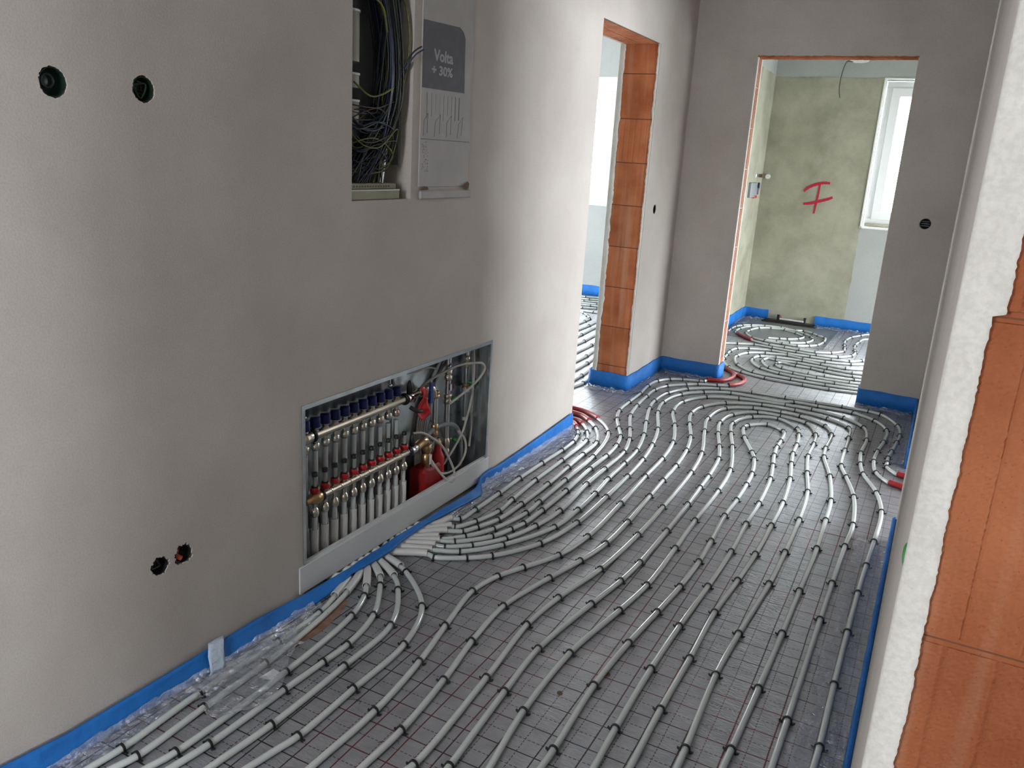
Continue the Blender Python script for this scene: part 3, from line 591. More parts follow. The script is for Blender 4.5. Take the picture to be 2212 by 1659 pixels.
 ('p3','third from left below the cabinet, sleeve pointing straight down',{'sr': ('white', -3, -1), 'man': (2, 0)},
  [(0.126,0.613,0),(0.209,1.055,0),(0.222,1.124,1),(0.223,1.497,1),(0.196,1.819,1),(0.157,1.934,1),(0.128,1.982,0),(0.052,2.084,0),(0.03,2.095,0)]),
 ('p4','fourth from left of six below the manifold cabinet',{'sr': ('white', -3, -1), 'man': (3, 0)},
  [(0.197,0.637,0),(0.254,1.083,0),(0.267,1.184,1),(0.274,1.434,1),(0.28,1.586,1),(0.283,1.689,1),(0.25,1.859,1),(0.159,2.017,1),(0.129,2.058,0),(0.054,2.118,0),(0.03,2.13,0)]),
 ('p5','fifth from left of six below the manifold cabinet',{'sr': ('white', -3, -1), 'man': (4, 0)},
  [(0.288,0.68,0),(0.327,1.128,0),(0.343,1.314,1),(0.341,1.603,1),(0.328,1.842,1),(0.225,2.026,1),(0.163,2.09,0),(0.057,2.148,0),(0.03,2.158,0)]),
 ('p6','rightmost and widest bending of six below the cabinet',{'sr': ('white', -3, -1), 'man': (5, 0)},
  [(0.336,0.8,0),(0.414,1.243,0),(0.427,1.317,1),(0.426,1.536,1),(0.421,1.78,1),(0.347,1.985,1),(0.178,2.139,1),(0.144,2.157,0),(0.062,2.184,0),(0.03,2.195,0)]),
 ('g1','far room, leaves the red sleeve, turns beside printed foil',{'sl': ('red', 13, 14)},
  [(0.425,7.128,0),(0.509,7.141,1),(0.614,7.152,1),(0.725,7.262,1),(0.763,7.435,1),(0.731,7.56,1),(0.661,7.667,1),(0.568,7.744,0),(0.441,7.759,0),(0.302,7.693,1),(0.186,7.647,1),(0.124,7.465,1),(0.126,7.3,1),(0.159,7.215,0),(0.323,7.025,0),(0.487,6.946,1),(0.612,6.938,1),(0.73,6.926,1),(0.851,6.928,1),(0.968,6.993,1),(1.044,7.135,1),(1.04,7.288,1),(1.024,7.416,1),(1.01,7.604,1),(1.035,7.804,1),(1.097,7.963,1),(1.159,8.076,0),(1.5,8.12,0)]),
 ('g2','far room, just in front of the red sleeve run',{},
  [(0.148,6.694,0),(0.17,6.744,0),(0.255,6.799,1),(0.381,6.861,1),(0.531,6.847,1),(0.725,6.826,1),(0.877,6.821,1),(1.034,6.868,1),(1.12,6.996,1),(1.138,7.142,1),(1.123,7.244,1),(1.106,7.448,1),(1.116,7.624,1),(1.169,7.835,0),(1.5,7.86,0)]),
 ('g3','far room, frontmost run just behind the doorway',{},
  [(1.442,5.808,0),(1.272,5.795,0),(1.107,5.765,1),(0.937,5.764,1),(0.682,5.78,1),(0.504,5.849,1),(0.393,5.931,1),(0.345,6.005,0),(0.299,6.129,0),(0.295,6.182,1),(0.283,6.329,1),(0.274,6.465,1),(0.297,6.608,1),(0.377,6.67,1),(0.544,6.734,1),(0.673,6.717,1),(0.845,6.722,1),(1.004,6.735,1),(1.131,6.768,1),(1.21,6.87,1),(1.266,6.973,0),(1.6,6.98,0)]),
 ('g4','far room, second loop in from the doorway',{},
  [(1.436,5.902,0),(1.262,5.889,0),(1.069,5.872,1),(0.842,5.871,1),(0.572,5.906,1),(0.431,6.051,1),(0.367,6.222,0),(0.356,6.339,1),(0.404,6.507,1),(0.521,6.6,1),(0.686,6.644,1),(0.808,6.61,1),(0.973,6.615,1),(1.151,6.675,1),(1.255,6.757,0),(1.37,6.813,0)]),
 ('g5','far room, third loop in from the doorway',{},
  [(1.429,5.998,0),(1.254,5.974,0),(1.12,5.968,1),(0.927,5.963,1),(0.744,5.991,1),(0.597,6.066,1),(0.507,6.192,0),(0.48,6.317,1),(0.507,6.452,1),(0.622,6.5,1),(0.815,6.53,1),(0.956,6.509,1),(1.132,6.496,1),(1.272,6.562,0),(1.385,6.601,0)]),
 ('g6','far room, fourth loop in from the doorway',{},
  [(1.42,6.123,0),(1.206,6.06,1),(0.99,6.05,1),(0.827,6.061,1),(0.645,6.122,1),(0.575,6.25,0),(0.555,6.322,1),(0.579,6.422,0),(0.639,6.41,1),(0.793,6.425,1),(1.017,6.398,1),(1.192,6.382,1),(1.397,6.443,0)]),
 ('g7','far room, innermost long loop',{},
  [(1.411,6.239,0),(1.227,6.168,1),(1.03,6.134,1),(0.919,6.131,1),(0.729,6.177,1),(0.669,6.254,1),(0.663,6.314,1),(0.692,6.35,0),(0.802,6.319,1),(0.912,6.317,1),(1.01,6.283,1),(1.206,6.266,1),(1.407,6.306,0)]),
 ('s1','far room, spiral on the dark board in the corner',{'sl': ('red', 0, 1)},
  [(0.077,7.128,0),(0.073,7.215,0),(0.063,7.384,1),(0.071,7.538,1),(0.106,7.646,1),(0.172,7.722,1),(0.283,7.789,1),(0.43,7.814,1),(0.564,7.766,1),(0.629,7.803,1),(0.725,7.737,1),(0.776,7.669,1),(0.837,7.611,1),(0.853,7.548,0),(0.854,7.389,1),(0.823,7.227,1),(0.772,7.15,1),(0.689,7.076,1),(0.567,7.078,1),(0.42,7.092,1),(0.306,7.15,1),(0.213,7.334,1),(0.213,7.452,1),(0.259,7.628,1),(0.356,7.707,1),(0.477,7.71,1),(0.59,7.636,1),(0.675,7.509,1),(0.645,7.382,1),(0.568,7.301,1),(0.51,7.27,1),(0.422,7.233,0)]),
 ('h1','left room, nearest of the diagonal runs',{},
  [(-0.313,4.677,0),(-0.292,4.82,1),(-0.306,4.965,0),(-0.299,5.222,0)]),
 ('h2','left room, second nearest of the diagonal runs',{},
  [(-0.37,4.807,0),(-0.375,4.991,1),(-0.396,5.228,0),(-0.403,5.484,0)]),
 ('h3','left room, third nearest of the diagonal runs',{},
  [(-0.466,5.024,0),(-0.477,5.329,1),(-0.49,5.457,0),(-0.511,5.759,0)]),
 ('h4','left room, fourth nearest of the diagonal runs',{},
  [(-0.56,5.239,0),(-0.566,5.527,1),(-0.582,5.688,0),(-0.597,5.976,0)]),
 ('h5','left room, fifth nearest of the diagonal runs',{},
  [(-0.668,5.484,0),(-0.675,5.893,1),(-0.7,6.239,0)]),
 ('h6','left room, sixth nearest of the diagonal runs',{},
  [(-0.777,5.731,0),(-0.776,5.986,1),(-0.792,6.238,0),(-0.794,6.476,0)]),
 ('h7','left room, seventh nearest of the diagonal runs',{},
  [(-0.877,5.976,0),(-0.89,6.201,1),(-0.911,6.549,0),(-0.915,6.784,0)]),
 ('h8','left room, second farthest of the diagonal runs',{},
  [(-0.988,6.23,0),(-0.988,6.595,1),(-1.002,6.801,0),(-1.01,7.025,0)]),
 ('h9','left room, farthest and bending diagonal run',{},
  [(-1.087,6.454,0),(-1.09,6.743,1),(-1.101,6.873,1),(-1.105,6.892,1),(-1.169,7.005,1),(-1.249,7.11,1),(-1.325,7.176,0)]),
 ('k1','left room, nearest the blue strip at its far wall',{},
  [(-1.735,7.999,0),(-1.602,7.986,1),(-1.478,8.033,0),(-1.358,8.053,0)]),
 ('k2','left room, second from the blue strip',{},
  [(-1.671,7.852,0),(-1.511,7.86,1),(-1.424,7.901,0),(-1.307,7.921,0)]),
 ('k3','left room, third from the blue strip',{},
  [(-1.625,7.745,0),(-1.517,7.733,1),(-1.376,7.781,0),(-1.258,7.793,0)]),
 ('k4','left room, fourth from the blue strip',{},
  [(-1.57,7.62,0),(-1.342,7.646,1),(-1.215,7.683,0)]),
 ('k5','left room, fifth from the blue strip',{},
  [(-1.526,7.519,0),(-1.36,7.533,1),(-1.179,7.589,0)]),
 ('k6','left room, sixth from the blue strip',{},
  [(-1.47,7.388,0),(-1.371,7.356,1),(-1.251,7.421,1),(-1.138,7.484,0)]),
 ('k7','left room, seventh from the blue strip',{},
  [(-1.404,7.237,0),(-1.198,7.211,1),(-1.046,7.246,0)]),
]

def clip_mesh():
    mb=MB(); w=.0028; ri=.0096; ro=.0130; zc=.0094; n=16
    prof=[]
    for i in range(n+1):
        a=pi*i/n; prof.append((cos(a),sin(a)))
    inn=[(ri,0.0)]+[(ri*c,zc+ri*s_) for c,s_ in prof]+[(-ri,0.0)]
    out=[(ro,0.0)]+[(ro*c,zc+ro*s_*1.04) for c,s_ in prof]+[(-ro,0.0)]
    k=len(inn); vs=[]
    for x in (-w,w):
        vs+= [(x,a,b_) for a,b_ in inn]+[(x,a,b_) for a,b_ in out]
    fs=[]
    for i in range(k-1):
        fs+=[(i,i+1,k+i+1,k+i),(2*k+i,3*k+i,3*k+i+1,2*k+i+1),(k+i,k+i+1,3*k+i+1,3*k+i),(i,2*k+i,2*k+i+1,i+1)]
    mb.add(vs,fs)
    for sg in (-1,1):      # barbed feet
        y0=sg*.0114
        pts=[(y0,.0),(y0+sg*.0012,.0055),(y0+sg*.0100,.0080),(y0+sg*.0092,.0042),(y0+sg*.0035,.0)]
        m_=len(pts); mb.add([(-w,a,b_) for a,b_ in pts]+[(w,a,b_) for a,b_ in pts],[tuple(range(m_)),tuple(range(m_,2*m_))]+[(i,(i+1)%m_,m_+(i+1)%m_,m_+i) for i in range(m_)])
    return mb
CM=clip_mesh()
clip_first=CM.build('pipe_clip',M['clip'],None,(0,0,0)); clip_used=False; CLIP_ME=clip_first.data
all_clips=[]
AREA={'l':'hall floor','q':'hall floor','p':'hall floor','g':'far room floor','s':'far room floor','h':'left room floor','k':'left room floor'}
def sleeve_curve(pts): return pts
for key,where,opt,raw in PIPES:
    pts=[Vector((x,y,PR)) for x,y,c in raw]; fl=[c for x,y,c in raw]
    sl=opt.get('sl'); sr=opt.get('sr'); n0=len(pts)
    rng=[]
    for s_ in (sl,sr):
        if s_: a,b_=s_[1]%n0,s_[2]%n0; rng.append([s_[0],a,b_])
    man=opt.get('man')
    if man:
        i,row=man; yo=1.935+.0505*i; xo=-.05 if row==0 else -.088; ztop=.238 if row==0 else .43
        ex=[Vector((.016,0,.0136)),Vector((-.016,0,.0138)),Vector((xo+.010,0,.040)),Vector((xo,yo,.10)),Vector((xo,yo,.19)),Vector((xo,yo,ztop))]
        end_at_start = rng and rng[0][0]=='white' and rng[0][1]==0
        e=pts[0] if end_at_start else pts[-1]
        for k,f in ((0,.25),(1,.55),(2,.85)): ex[k].y=e.y+(yo-e.y)*f
        if end_at_start:
            pts=ex[::-1]+pts; fl=[0]*6+fl
            for r in rng: r[1]+=6; r[2]+=6
            rng[0][1]=1
        else:
            pts=pts+ex; fl=fl+[0]*6
            for r in rng:
                if r[0]=='white': r[2]=len(pts)-2
    path,marks=smooth_path(pts,.016)
    o_=thing('heating_pipe','white heating pipe: '+where,'pipe',(pts[len(pts)//2].x,pts[len(pts)//2].y,0),
        {'l':'heating pipe loops on the hall floor','q':'heating pipe runs from the red sleeves at the left wall end','p':'heating pipes fanning out below the manifold cabinet','g':'heating pipes of the far room','s':'heating pipes of the far room','h':'diagonal heating pipes in the left room','k':'heating pipes at the far wall of the left room'}[key[0]])
    mb=MB(); mb.tube(path,PR,12 if key[0] in 'lqp' else 8); mb.build('pipe_run',M['pipe'],o_)
    for col,a,b_ in rng:
        seg=path[marks[a]:marks[b_]+1]
        r=.0134 if col=='white' else .0140
        seg=[Vector((p.x,p.y,max(p.z,r+.0003) if p.z<r else p.z)) for p in seg]
        mb=MB()
        if col=='red':
            L=len(seg); mb.tube(seg,r,14)
            # fine corrugation rings every few millimetres are in the bump; a lip at both ends
        else:
            mb.tube(seg,r,16,caps=False); mb.tube(seg,r-.0016,16,caps=False)
            for e_,d_ in ((seg[0],seg[1]),(seg[-1],seg[-2])):
                t_=(d_-e_).normalized(); mb.lathe(e_,t_,[(0,r),(-.0004,r-.0008),(0,r-.0016)],16)
        mb.build('protective_sleeve',M['red_sleeve'] if col=='red' else M['white_sleeve'],o_)
    for i,c in enumerate(fl):
        if not c: continue
        k=marks[i]; a=path[max(0,k-1)]; b_=path[min(len(path)-1,k+1)]; d=b_-a
        all_clips.append(((path[k]-C_EYE).length,path[k].x,path[k].y,math.atan2(d.y,d.x)+rnd.uniform(-.12,.12),key,where))
all_clips.sort(key=lambda t:t[0])
CG={}
for d,x,y,a,key,where in all_clips[:300]:
    if not clip_used: o=clip_first; clip_used=True
    else: o=bpy.data.objects.new('pipe_clip',CLIP_ME); COL.objects.link(o)
    o.location=(x,y,0); o.rotation_euler=(0,0,a)
    tag(o,'black clip on the pipe: '+where,'clip','clips, '+where)
mb=MB()
for d,x,y,a,key,where in all_clips[300:]:
    R_=Matrix.Rotation(a,3,'Z'); mb.add([R_@Vector(v)+Vector((x,y,0)) for v in CM.v],CM.f)
o=mb.build('distant_clip_rows',M['clip']); tag(o,'black pipe clips farther back on the far room and left room pipes','clips',kind='stuff')

# ------------------------------------------------------------------ blue edge strips and clear film
def prof_interp(tab,t):
    if t<=tab[0][0]: return tab[0][1:]
    for a,b_ in zip(tab,tab[1:]):
        if t<=b_[0]:
            f=(t-a[0])/(b_[0]-a[0]); return tuple(p+(q-p)*f for p,q in zip(a[1:],b_[1:]))
    return tab[-1][1:]
TH=.007
# left wall: y, x_top, z_top, x_bottom, z_bottom
tabL=[(-1.25,.010,.085,.020,.001),(.6,.010,.082,.022,.001),(.85,.010,.077,.028,.001),(1.0,.012,.060,.032,.001),(1.2,.013,.055,.035,.001),(1.38,.014,.052,.050,.001),(1.6,.014,.050,.048,.001),(1.72,.015,.040,.055,.001),(1.80,.020,.036,.056,.004),
 (1.9,.030,.040,.062,.014),(2.0,.036,.041,.058,.029),(2.1,.038,.043,.070,.032),(2.2,.038,.044,.074,.032),(2.3,.036,.046,.060,.032),(2.45,.038,.044,.056,.032),(2.6,.040,.041,.072,.030),(2.75,.038,.036,.070,.016),(2.86,.034,.036,.060,.004),(2.905,.026,.048,.040,.002),(2.935,.011,.055,.016,.001),
 (3.0,.010,.064,.014,.001),(3.1,.010,.056,.014,.001),(3.3,.010,.062,.015,.001),(3.5,.010,.070,.017,.001),(3.7,.010,.080,.018,.001),(3.94,.010,.092,.018,.001)]
rows=[]
y=-1.25; ph=0
while y<=3.9451:
    xt,zt,xb,zb=prof_interp(tabL,y)
    w_=.0012*sin(y*37)+.0009*sin(y*83+1); row=[]
    for k in range(6):
        f=k/5; row.append((xt+(xb-xt)*f**1.4+w_*f*(1-f)*4, y, zt+(zb-zt)*f))
    rows.append(row); y+=.012
mb=MB(); mb.sheet(rows,TH); o=mb.build('edge_strip',M['blue']); tag(o,'long blue foam edge strip along the left wall, slumped outwards under the manifold cabinet','edge strip')
def strip(path,h,label,thick=.008,group=None,normal_left=True,wob=.001,hf=None):
    # upright foam strip following a floor path; thickness grows to the left of the path direction
    P_=[Vector((a,b_,0)) for a,b_ in path]; pts=[]
    for a,b_ in zip(P_,P_[1:]):
        n=max(1,int((b_-a).length/.02)); pts+=[a+(b_-a)*k/n for k in range(n)]
    pts.append(P_[-1]); rows=[]; L=0
    for i,p in enumerate(pts):
        t=(pts[min(i+1,len(pts)-1)]-pts[max(i-1,0)]).normalized(); nr=Vector((-t.y,t.x,0))
        L=i*.02; hh=h+.002*sin(L*9)+.0015*sin(L*31) if hf is None else hf(i/(len(pts)-1))
        o_=nr*(thick+wob*sin(L*40)) if normal_left else -nr*(thick+wob*sin(L*40))
        rows.append([p+Vector((0,0,.0005)),p+o_*1.1+Vector((0,0,.0005)),p+o_+Vector((0,0,hh*.5)),p+o_+Vector((0,0,hh-.002)),p+o_*.6+Vector((0,0,hh)),p+Vector((0,0,hh-.001))])
    mb=MB(); n=len(rows); k=6; vs=[v for r in rows for v in r]
    fs=[(i*k+j,i*k+(j+1)%k,(i+1)*k+(j+1)%k,(i+1)*k+j) for i in range(n-1) for j in range(k)]
    mb.add(vs,fs,True); mb.add(rows[0],[tuple(range(k))]); mb.add(rows[-1],[tuple(range(k))])
    o=mb.build('edge_strip',M['blue']); tag(o,label,'edge strip',group); return o
strip([(-.260,4.95),(-.255,4.836),(-.245,4.828),(-.02,4.826),(-.006,4.828),(.001,4.84),(.001,5.49),(.008,5.512),(.03,5.519),(.38,5.519),(.398,5.521),(.407,5.535),(.407,5.655)],.108,'blue foam edge strip wrapped round the brick door jamb and the inner corner',.010,normal_left=False)
strip([(1.309,5.655),(1.309,5.535),(1.318,5.521),(1.60,5.520),(1.652,5.512)],.108,'blue foam edge strip at the foot of the wall right of the far doorway',.011,normal_left=False)
strip([(1.653,5.50),(1.653,4.415)],.11,'blue foam edge strip on the short right wall piece between the corner and the opening',.012,normal_left=False)
strip([(1.660,3.418),(1.650,3.418),(1.6475,3.405),(1.646,2.9),(1.642,1.2),(1.641,.68)],.112,'blue foam edge strip at the foot of the near right wall, beside the plastered corner',.014,normal_left=False)
strip([(.004,5.70),(.004,8.155),(.015,8.164),(.235,8.164)],.104,'blue foam edge strip in the far room corner, left of the black drain',.010,normal_left=False)
strip([(.665,8.164),(1.0,8.165),(1.6,8.166),(3.1,8.166)],.100,'blue foam edge strip under the far room window, right of the black drain',.012,normal_left=False)
strip([(-3.9,8.166),(-2.0,8.166),(-.26,8.166)],.107,'blue foam edge strip at the far wall of the left room',.010,normal_left=False)

def film(label,rows_fn,nu,nv,name='plastic_film'):
    rows=[[rows_fn(i/nu,j/nv) for j in range(nv+1)] for i in range(nu+1)]
    mb=MB(); mb.sheet(rows,0,True); o=mb.build(name,M['film']); tag(o,label,'plastic film'); return o
def crinkle(a,b_,s_=1.0): return 2.0*s_*(.0022*sin(a*61+b_*17)+.0018*sin(a*23-b_*71+1)+.0012*sin(a*140+b_*90))
def film_along(label,path,w0,w1,side=1,zup=.02,z_off=.0035):
    P_=[Vector((a,b_,0)) for a,b_ in path]; L=[0]
    for a,b_ in zip(P_,P_[1:]): L.append(L[-1]+(b_-a).length)
    def at(u):
        s_=u*L[-1]
        for k in range(len(P_)-1):
            if s_<=L[k+1]+1e-9:
                f=(s_-L[k])/(L[k+1]-L[k]); t=(P_[k+1]-P_[k]).normalized(); return P_[k]+(P_[k+1]-P_[k])*f,Vector((-t.y,t.x,0))*side
        return P_[-1],Vector((-t.y,t.x,0))*side
    def fn(u,v):
        p,n_=at(u); w=(w0+(w1-w0)*u)*(1+.12*sin(u*37)+.07*sin(u*91))
        z=z_off+zup*max(0,1-v*4)**2+abs(crinkle(u*L[-1],v*.3,1.2))
        return p+n_*(w*v)+Vector((0,0,z))
    return film(label,fn,int(L[-1]/.012)+2,14)
film_along('clear crinkled film skirt along the blue strip at the lower left',[(.035,.2),(.033,.9),(.040,1.25),(.055,1.45),(.058,1.80)],.060,.075,-1,.018)
film_along('crumpled clear film between the first two pipes below the cabinet',[(.075,1.42),(.075,1.62),(.072,1.82)],.085,.05,-1,.004,.006)
film_along('glossy clear film skirt along the left wall right of the cabinet',[(.060,2.60),(.045,2.80),(.018,2.93),(.016,3.2),(.022,3.6),(.022,3.93)],.050,.085,-1,.022,.005)
film_along('clear film skirt at the foot of the brick door jamb',[(-.26,4.81),(-.13,4.812),(0.01,4.812),(.016,4.9),(.016,5.3),(.02,5.48)],.075,.045,-1,.006)
film_along('clear film skirt below the blue strip left of the far doorway',[(.03,5.50),(.2,5.50),(.40,5.503)],.07,.055,-1,.01)
film_along('clear film skirt in front of the blue strip right of the far doorway',[(1.30,5.50),(1.45,5.502),(1.63,5.50),(1.638,5.2),(1.636,4.45)],.07,.09,-1,.008)
film_along('crinkled clear film skirt along the near right wall',[(1.632,3.38),(1.630,2.6),(1.628,1.8),(1.626,.8)],.105,.13,-1,.012)
film_along('clear film with blue printed letters across the far room floor',[(.915,8.14),(.905,7.7),(.90,7.12)],.04,.05,1,.004)
film_along('crumpled clear film below the far room strip beside the drain',[(.66,8.14),(.95,8.14),(1.5,8.14)],.09,.05,-1,.01)
film_along('clear film corner in the far left of the far room',[(.02,7.7),(.02,8.13),(.22,8.14)],.10,.05,-1,.012)
# dark insulation board under the spiral
mb=MB(); mb.box(.0,7.115,.0005,.893,8.165,.0022); o=mb.build('insulation_board',M['board']); tag(o,'dark grey insulation board under the pipe spiral in the far room corner','board')
mb=MB()
for k in range(7):
    y0=7.24+k*.085; mb.add([(.862,y0,.0035),(.885,y0+.004,.0035),(.885,y0+.03,.0035),(.862,y0+.024,.0035)],[(0,1,2,3)])
mb.build('printed_marks',M['wire_u'],o)
def fn(u,v):
    x=.085+.20*v*(.75+.25*sin(u*5)); y=1.27+.36*u+.03*sin(v*6)
    return Vector((x,y,.0215+.004*abs(sin(u*19+v*7))+abs(crinkle(u*.4,v*.3,1.0))))
film('loose clear film sheet draped over the first three pipes at lower left',fn,40,26)
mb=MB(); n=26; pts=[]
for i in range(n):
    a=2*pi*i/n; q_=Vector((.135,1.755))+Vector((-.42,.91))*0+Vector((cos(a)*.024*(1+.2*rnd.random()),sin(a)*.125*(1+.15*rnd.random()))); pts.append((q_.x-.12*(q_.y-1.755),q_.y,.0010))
mb.add(pts,[tuple(range(n))]); o=mb.build('brown_patch',M['brown_mark']); tag(o,'long reddish-brown patch under the first pipes below the cabinet','stain')  # flat reddish-brown patch lying just above the floor
# tape across the strip, scrap, splinters
rows=[]
for i in range(6):
    u=i/5; row=[]
    for k_,(x_,z_) in enumerate(((.014,.066),(.026,.060),(.038,.045),(.050,.028),(.059,.014),(.064,.008))): row.append((x_+.002*sin(u*9+z_*90)+.005*u*k_/5,1.417-.048*k_/5+.052*u+.002*sin(z_*120),z_+.0015*sin(u*7)))
    rows.append(row)
mb=MB(); mb.sheet(rows,.0006); o=mb.build('adhesive_tape',M['tape']); tag(o,'strip of whitish adhesive tape stuck across the blue strip at lower left','tape')
mb=MB(); mb.add([(.175,1.446,.003),(.222,1.470,.003),(.215,1.482,.013),(.196,1.478,.020),(.186,1.462,.005),(.20,1.45,.0035)],[(0,5,4),(0,4,3),(5,1,2),(5,2,3),(4,5,3)]); o=mb.build('paper_scrap',M['shard']); tag(o,'small folded white paper scrap between two pipes at lower left','scrap')
FL=[((.430,1.500),(.465,1.512),'pair of thin black splinters beside a clip on the widest bending pipe'),((.50,1.515),(.545,1.53),'thin hooked black splinter beside a pipe clip on the left floor'),((.60,1.41),(.64,1.44),'fine black splinter lying across a printed grid line')]
for a,b_,lab in FL:
    mb=MB(); mb.tube(smooth_path([(a[0],a[1],.001),((a[0]+b_[0])/2,(a[1]+b_[1])/2+.004,.001),(b_[0],b_[1],.001),(b_[0]+.008,b_[1]-.012,.003)],.004)[0],.0006,5); o=mb.build('wire_splinter',M['wire_b']); tag(o,lab,'splinter')
for (x,y,r,lab) in [(.985,1.98,.009,'brown stain of dried mud on the grid foil in the middle'),(.905,1.83,.007,'smaller brown mud crumb on the grid foil beside a pipe')]:
    mb=MB(); n=14; mb.add([(x+r*(1+.3*rnd.random())*cos(2*pi*i/n),y+r*(1+.3*rnd.random())*sin(2*pi*i/n),.0012) for i in range(n)]+[(x,y,.003)],[(i,(i+1)%n,n) for i in range(n)]); o=mb.build('mud_crumb',M['rust']); tag(o,lab,'mud')

# ------------------------------------------------------------------ socket boxes in the walls
def socket(loc,axis,rad,label,mcup,extra=None,depth=.045):
    # axis points out of the wall
    A=Vector(axis); t=thing('socket_box',label,'socket box',loc)
    mb=MB(); r=rad-.0025
    mb.lathe(Vector(loc)-A*.003,-A,[(0,r-.0012),(-.0005,r),(.004,r),(depth-.003,r*.97),(depth-.003,r*.5),(depth-.003,.0001)],28)
    mb.lathe(Vector(loc)-A*.003,-A,[(0,r-.0012),(.004,r-.0016),(depth-.006,r*.93),(depth-.006,.0001)],28)
    mb.build('box_shell',mcup,t)
    if extra: extra(t,Vector(loc),A,r)
    return t
def ring_extra(mname,zoff=0,ry=0):
    def f(t,L,A,r):
        mb=MB(); U=Vector((0,0,1)).cross(A); c=L-A*.032+U*ry*r+Vector((0,0,zoff*r))
        mb.lathe(c,A,[(0,r*.52),(.012,r*.55),(.013,r*.42),(0,r*.40)],22); mb.build('conduit_entry',M[mname],t)
    return f
def wires_extra(cols,n=3):
    def f(t,L,A,r):
        U=Vector((0,0,1)).cross(A); rr=random.Random(int(L.y*1000))
        for k in range(n):
            pts=[]
            for q in range(5):
                a=rr.uniform(0,2*pi); pts.append(L-A*rr.uniform(.012,.034)+U*(r*.7*cos(a))+Vector((0,0,r*.7*sin(a))))
            mb=MB(); mb.tube(smooth_path(pts,.004)[0],.0024,7); mb.build('wire',M[cols[k%len(cols)]],t)
    return f
socket((0,1.114,1.506),(1,0,0),.0305,'round empty black-green socket box at the upper left of the left wall',M['dark_green'],ring_extra('socket_ring',.1,.1))
socket((0,1.327,1.511),(1,0,0),.029,'round socket box with green and grey wires at the upper left of the wall',M['dark_green'],wires_extra(['socket_green','wire_g','dark_green'],4))
socket((0,1.291,.357),(1,0,0),.026,'ragged black socket hole low on the left wall, the left one of the pair',M['black_plastic'],wires_extra(['wire_b','wire_g'],2))
def orange(t,L,A,r):
    mb=MB(); mb.tube(smooth_path([L+Vector((-.004,-.006,-.012)),L+Vector((-.014,-.016,.0)),L+Vector((-.012,-.014,.016)),L+Vector((-.03,-.004,.024))],.003)[0],.007,12); mb.build('conduit',M['orange_tube'],t)
socket((0,1.366,.360),(1,0,0),.027,'ragged black socket hole with an orange conduit, low on the left wall',M['black_plastic'],orange)
socket((0,5.031,1.135),(1,0,0),.029,'small black socket box on the pier right of the brick door jamb',M['black_plastic'],wires_extra(['wire_b'],2))
def cross_extra(t,L,A,r):
    mb=MB(); U=Vector((0,0,1)).cross(A)
    for q in (-.45,0,.45): mb.cyl(L-A*.02+U*(-r*.8)+Vector((0,0,q*r)),L-A*.02+U*(r*.8)+Vector((0,0,q*r)),.0022,n=8)
    mb.build('insert_frame',M['grey_plastic'],t)
socket((1.504,5.521,1.1575),(0,-1,0),.031,'round black socket box on the far wall right of the doorway',M['black_plastic'],cross_extra)
# flush green box on the near right wall face, seen edge-on from the hall
t=thing('socket_box','green rim of a socket box peeking out of the plastered corner near right','socket box',(1.645,.655,1.142))
mb=MB(); mb.lathe((1.6486,.6624,1.142),(-.95,-.3,0),[(0,.0120),(.0080,.0120),(.0088,.0114),(.0088,.0098),(.004,.0096)],30); mb.build('box_rim',M['green_plastic'],t)
mb=MB(); mb.lathe((1.6486,.6624,1.142),(-.95,-.3,0),[(0,.0098),(.0074,.0096),(.0074,.0001)],30); mb.build('box_lid',M['grey_plastic'],t)

# ------------------------------------------------------------------ manifold cabinet in the left wall
y0,y1,z0,z1=cab
t=thing('manifold_cabinet','galvanised recessed cabinet with a white lower panel, open, low in the left wall','cabinet',(0,(y0+y1)/2,z0))
mb=MB(); mb.box(-.138,y0+.002,z0,-.134,y1-.002,z1-.002); mb.build('back_panel',M['galv'],t)
for a,b_ in ((y0+.001,y0+.004),(y1-.004,y1-.001)):
    mb=MB(); mb.box(-.134,a,z0,0,b_,z1-.001); mb.build('side_panel',M['galv'],t)
mb=MB(); mb.box(-.134,y0+.003,z1-.004,0,y1-.003,z1-.001); mb.build('top_panel',M['galv'],t)
# flanges of the frame
mb=MB(); mb.box(-.010,y0-.004,z1-.013,.0035,y1+.004,z1+.002,.0008); mb.box(-.010,y0-.004,.124,.0035,y0+.010,z1-.013,.0008); mb.box(-.010,y1-.010,.124,.0035,y1+.004,z1-.013,.0008); mb.build('frame',M['galv'],t)
mb=MB(); mb.box(-.012,y0-.024,.0275,.005,y1+.020,.120,.0012); mb.box(-.016,y0-.004,.113,-.004,y1-.002,.126,.0008); mb.build('lower_panel',M['white_metal'],t)
mb=MB(); mb.box(-.134,2.47,.13,-.127,2.485,.645,.001); mb.build('mounting_rail',M['galv'],t)
mb=MB(); 
for yy,zz in ((2.40,.57),(1.936,.565)): mb.cyl((-.09,yy,zz),(-.09,yy,.640),.0035,n=8); mb.lathe((-.09,yy,zz+.01),(0,0,-1),[(0,.0035),(.004,.008),(.010,.009),(.014,.004)],12)
mb.build('air_vent_pin',M['chrome'],t)

def hexnut(mb,c,ax,r,L):
    mb.lathe(c,ax,[(0,r*.86),(.0,r),(L*.12,r*1.02),(L*.88,r*1.02),(L,r*.9)],6,False)
